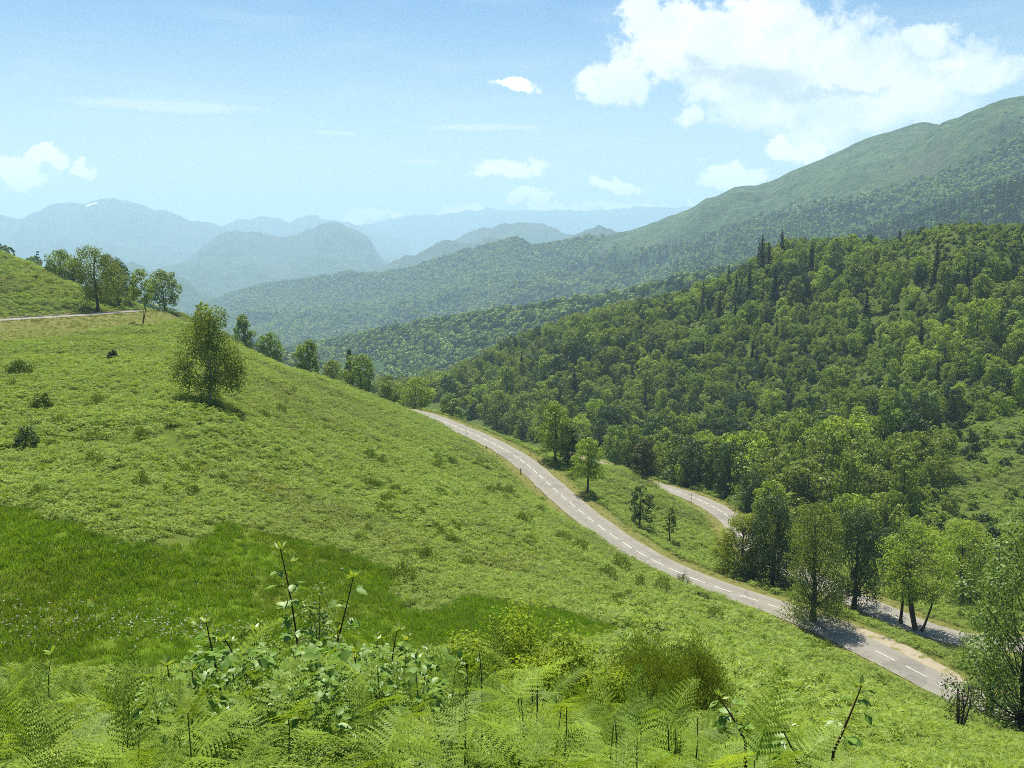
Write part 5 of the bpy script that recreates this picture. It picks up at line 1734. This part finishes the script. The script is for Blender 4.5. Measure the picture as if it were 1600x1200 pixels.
# bramble and sallow leaves
def oval_leaf(name, L_, W_, mat, curl=0.18):
    n_ = 6
    V, Fc, var = [], [], []
    for i in range(n_ + 1):
        t = i / n_
        w_ = W_ * 0.5 * math.sin(math.pi * min(1, t ** 0.8 * 1.0)) ** 0.8 if 0 < i < n_ else 0.0005
        z = -curl * L_ * t * t
        V += [(L_ * t, -w_, z + 0.22 * w_), (L_ * t, 0, z), (L_ * t, w_, z + 0.22 * w_)]
    for i in range(n_):
        a = 3 * i
        Fc += [(a, a + 3, a + 4, a + 1), (a + 1, a + 4, a + 5, a + 2)]
    return new_mesh(name, V, quads=Fc, mats=[mat], smooth=True, attrs={'var': ('POINT', rng.uniform(0.4, 0.6, len(V)))})
LV = [oval_leaf('leaf', 0.074, 0.048, MAT['bramble']), oval_leaf('leaf', 0.062, 0.038, MAT['bramble'], 0.3), oval_leaf('leaf', 0.085, 0.055, MAT['bramble'], 0.1)]
YL = oval_leaf('young_leaf', 0.055, 0.020, MAT['young_leaf'], -0.1)

def shoot(u0, v0, u1, v1, Y, label, n_nodes, bend=0.025, leafy=1.0, dY=0.0, rad=0.0075, mat='stem'):
    gg = np.random.default_rng(int(u0 * 3 + v1))
    a, b = at(u0, v0, Y), at(u1, v1, Y + dY)
    gz = float(height(a[:1], a[1:2])[0])
    foot = np.array([a[0] - 0.15 * (b[0] - a[0]), a[1], min(gz, a[2] - 0.05)])
    n_nodes = int(n_nodes * 2)
    t = np.linspace(0, 1, 7)[:, None]
    mid = (a + b) / 2 + np.array([gg.normal(0, bend), gg.normal(0, bend), 0])
    path = np.concatenate([[foot], (1 - t) ** 2 * a + 2 * t * (1 - t) * mid + t ** 2 * b])
    root = bpy.data.objects.new('leafy_shoot', None); COL.objects.link(root); root.location = foot; root.empty_display_size = 0.2
    tag(root, label, 'shoot')
    parts = [tube(path - foot, np.concatenate([[rad * 1.25], np.linspace(rad, rad * 0.35, 7)]), 6)]
    leaves = []
    for i in range(n_nodes):
        f = 0.10 + 0.88 * i / max(1, n_nodes - 1)
        p = ((1 - f) ** 2 * a + 2 * f * (1 - f) * mid + f ** 2 * b) - foot
        az_ = i * 2.4 + gg.uniform(0, 1.0)
        d = unit(np.array([math.cos(az_), math.sin(az_), gg.uniform(0.0, 0.5)]))
        pl = gg.uniform(0.03, 0.10) * (1.15 - 0.6 * f)
        q_ = p + d * pl
        parts.append(tube(np.array([p, (p + q_) / 2 + [0, 0, 0.004], q_]), [0.0022, 0.0018, 0.0012], 3))
        top = f > 0.9
        for j in range(1 if gg.uniform() > leafy else 3):
            aa = az_ + (j - 1) * 0.95 + gg.normal(0, 0.15)
            leaves.append((q_, (gg.normal(0, 0.3), gg.normal(0.15 if not top else -0.6, 0.25), aa), gg.uniform(0.7, 1.1) * (1.0 - 0.25 * f), top))
    e = b - foot
    for j in range(6):
        leaves.append((e, (gg.normal(0, 0.3), gg.uniform(-1.1, -0.2), j * 1.05 + gg.uniform(0, 0.5)), gg.uniform(0.7, 1.1), True))
    v, q = join(parts)
    link('stem', new_mesh('stem', v, quads=q, mats=[MAT[mat]], smooth=True), root)
    for (loc, rot, sc, top) in leaves:
        o = link('leaf', YL if top else LV[gg.integers(0, 3)], root, loc); o.rotation_euler = rot; o.scale = (sc,) * 3

shoot(472, 1100, 438, 858, 4.9, 'tallest leafy shoot, red brown stem, highest above the wet hollow', 12)
shoot(502, 1095, 552, 902, 5.1, 'leafy shoot leaning right, beside the tallest shoot', 8)
shoot(352, 1120, 322, 972, 4.7, 'dark stemmed shoot at the left end of the shoots', 9)
shoot(440, 1135, 352, 1000, 4.6, 'stout stem leaning far to the left under the tallest shoot', 9, rad=0.008)
shoot(606, 1092, 620, 986, 5.0, 'upright shoot with a leafy tip right of the leaning shoot', 7)
shoot(560, 1165, 553, 1020, 4.5, 'bushy shoot between the leaning shoot and the upright one', 8)
shoot(470, 1150, 470, 1015, 4.7, 'short leafy shoot at the foot of the tallest shoot', 8)
shoot(395, 1190, 380, 1050, 4.2, 'low leafy shoot in front of the stout leaning stem', 8)
shoot(280, 1150, 262, 1040, 4.5, 'small leafy shoot at the edge of the fern bed at the left', 6)
shoot(662, 1150, 668, 1018, 4.9, 'thin leafy shoot before the left side of the bright willow bush', 6)
shoot(1302, 1175, 1346, 1072, 4.6, 'leafy shoot leaning right at the lower right, over the sunny bracken', 5)
shoot(1165, 1160, 1122, 1088, 4.7, 'short leafy shoot leaning left in front of the olive shrub', 4)
shoot(80, 1110, 82, 1020, 4.6, 'thin pale shoot with a small leafy tip at the far left', 2, leafy=0.2, rad=0.004, mat='green_stem')
shoot(520, 1160, 508, 1030, 4.8, 'leafy shoot crossing the foot of the right leaning shoot', 7)
shoot(590, 1170, 585, 1048, 4.6, 'low bushy shoot just left of the upright shoot', 7)
shoot(640, 1165, 652, 1030, 5.2, 'bent shoot between the upright shoot and the willow bush', 6)
shoot(430, 1180, 420, 1035, 4.4, 'short dense shoot directly under the tallest shoot', 8)
shoot(318, 1170, 300, 1048, 4.3, 'small shoot left of the dark stemmed shoot', 6)
shoot(700, 1160, 712, 1040, 4.6, 'slim shoot at the left foot of the willow bush', 5)
shoot(405, 1120, 398, 985, 5.0, 'upright shoot in the gap left of the tallest shoot', 7)
shoot(535, 1130, 528, 985, 5.3, 'slim shoot behind the right leaning shoot', 7)
shoot(575, 1130, 590, 1000, 5.4, 'slim shoot behind and left of the upright shoot', 6)
shoot(640, 1120, 636, 1000, 5.5, 'pale tipped shoot behind and right of the upright shoot', 6)
shoot(250, 1160, 236, 1058, 4.4, 'smallest shoot inside the left fern bed', 5)
shoot(1250, 1200, 1222, 1140, 4.2, 'small shoot at the bottom edge left of the leaning one', 3)

# thin dry stalks standing among the ferns
gs = np.random.default_rng(12)
for (u, v0, v1) in [(748, 1110, 1010), (730, 1120, 1050), (770, 1130, 1060), (832, 1140, 1050), (716, 1150, 1060), (810, 1175, 1090), (885, 1180, 1100), (840, 1080, 1035), (1040, 1180, 1110), (1090, 1200, 1120), (680, 1190, 1095),
                    (540, 1190, 1075), (600, 1195, 1085), (180, 1170, 1060), (300, 1185, 1085), (166, 1180, 1075), (20, 1190, 1110), (960, 1190, 1120), (650, 1180, 1050), (500, 1195, 1090)]:
    Y = gs.uniform(4.0, 4.8)
    a, b = at(u + gs.uniform(-6, 6), v0, Y), at(u, v1, Y + 0.05)
    gz = float(height(a[:1], a[1:2])[0])
    foot = np.array([a[0], a[1], min(gz, a[2] - 0.05)])
    v, q = tube(np.array([foot - foot, a - foot, (a + b) / 2 - foot + [0.006, 0, 0], b - foot]), [0.0045, 0.004, 0.003, 0.0015], 5)
    where = 'among the bramble shoots' if 300 < u < 700 else 'in the fern bed at the left' if u <= 300 else 'in front of the willow bush and olive shrub'
    tag(link('dry_stalk', new_mesh('dry_stalk', v, quads=q, mats=[MAT['dead_stem']], smooth=True), loc=foot), 'thin dark dry stalk standing ' + where, 'stalk', 'dry stalks ' + where)

# tangle of bramble leaves in the middle of the foreground
bl_col = sources([(me, None) for me in LV])
n_ = 7000
u = rng.normal(470, 140, n_); y = rng.uniform(3.6, 6.2, n_); x = (u - 800) / F * y * 1.04
z = height(x, y); tz_ = top_z(x, y) - 0.02
zz = z + (tz_ - z) * rng.uniform(0.25, 1.0, n_) ** 0.6
k = (tz_ > z + 0.2) & (vnoise(x * 2.2, y * 2.2, 61) + 0.4 * vnoise(x * 6, y * 6, 62) > -0.12)
x, y, zz = x[k], y[k], zz[k]
rot = np.stack([rng.normal(0, 0.4, len(x)), rng.normal(0.15, 0.4, len(x)), rng.uniform(0, 6.28, len(x))], 1)
scatter('bramble_leaves', bl_col, np.stack([x, y, zz], 1), rot, uni(rng.uniform(0.35, 0.75, len(x))), rng.integers(0, 3, len(x)), 'glossy bramble leaves tangled among the ferns', 'brambles')

# shrubs just below the lip of the slope
def shrub_at(label, u, vt, vb, wp, Y, mat, nleaf, leaf, clumps, spiky=False):
    p = at(u, vt, Y)
    z = float(height(p[:1], p[1:2])[0])
    W_ = wp * np.linalg.norm(p) / F
    t_, c_ = build_bush(int(u), W_, (p[2] - z) * 1.0, nleaf, leaf, clumps, spiky)
    place_tree('shrub', label, np.array([p[0], p[1], z]), t_, c_, mat, 'dead_stem', cat='shrub')
shrub_at('bright yellow green willow bush behind the ferns, tallest lobe', 800, 932, 1090, 165, 12.6, 'willow', 24000, 0.050, 90)
shrub_at('bright yellow green willow bush, right lower lobe', 885, 975, 1100, 170, 12.2, 'willow', 24000, 0.050, 90)
shrub_at('bright yellow green willow bush, left low lobe behind the thin stalks', 725, 985, 1080, 130, 11.6, 'willow', 14000, 0.050, 60)
shrub_at('bright yellow green willow bush, low middle lobe in front', 835, 1010, 1100, 150, 10.8, 'willow', 16000, 0.048, 60)
shrub_at('bright yellow green willow bush, low right end beside the olive shrub', 950, 1035, 1100, 110, 11.6, 'willow', 12000, 0.048, 50)
shrub_at('olive feathery shrub, low left half beside the willow bush', 1010, 1012, 1120, 170, 24.0, 'shrub_leaf', 16000, 0.085, 60, True)
shrub_at('olive feathery shrub, tall right half with deep shade at its foot', 1086, 1000, 1125, 120, 25.5, 'shrub_leaf', 16000, 0.085, 60, True)
shrub_at('small dark green bush in the hollow right of the olive shrub', 1265, 1095, 1130, 60, 38.0, 'leaf_mid', 2400, 0.11, 20)
shrub_at('leafy sapling in the wet hollow behind the tallest shoot', 495, 905, 970, 60, 30.0, 'leaf_grey', 1500, 0.11, 16)
shrub_at('pale low bush in the wet hollow left of the shoots', 400, 955, 1000, 90, 34.0, 'leaf_mid', 1600, 0.12, 18)
# ------------------------------------------------------------------ air
m, t, out = material('haze')
pv = t.add('ShaderNodeVolumePrincipled')
pv.inputs['Color'].default_value = (0.52, 0.765, 1.0, 1)
pv.inputs['Density'].default_value = 0.000140
pv.inputs['Anisotropy'].default_value = 0.2
t.l.new(pv.outputs[0], out.inputs['Volume'])
X0, X1, Y0, Y1, Z0, Z1 = -9500.0, 9500.0, -1500.0, 16000.0, -250.0, 760.0
V = [(x, y, z) for z in (Z0, Z1) for y in (Y0, Y1) for x in (X0, X1)]
hz = link('haze', new_mesh('haze', V, faces=[(0, 2, 3, 1), (4, 5, 7, 6), (0, 1, 5, 4), (2, 6, 7, 3), (0, 4, 6, 2), (1, 3, 7, 5)], mats=[m]))
tag(hz, 'thin blue air that fades the far mountains', 'haze', kind='stuff')
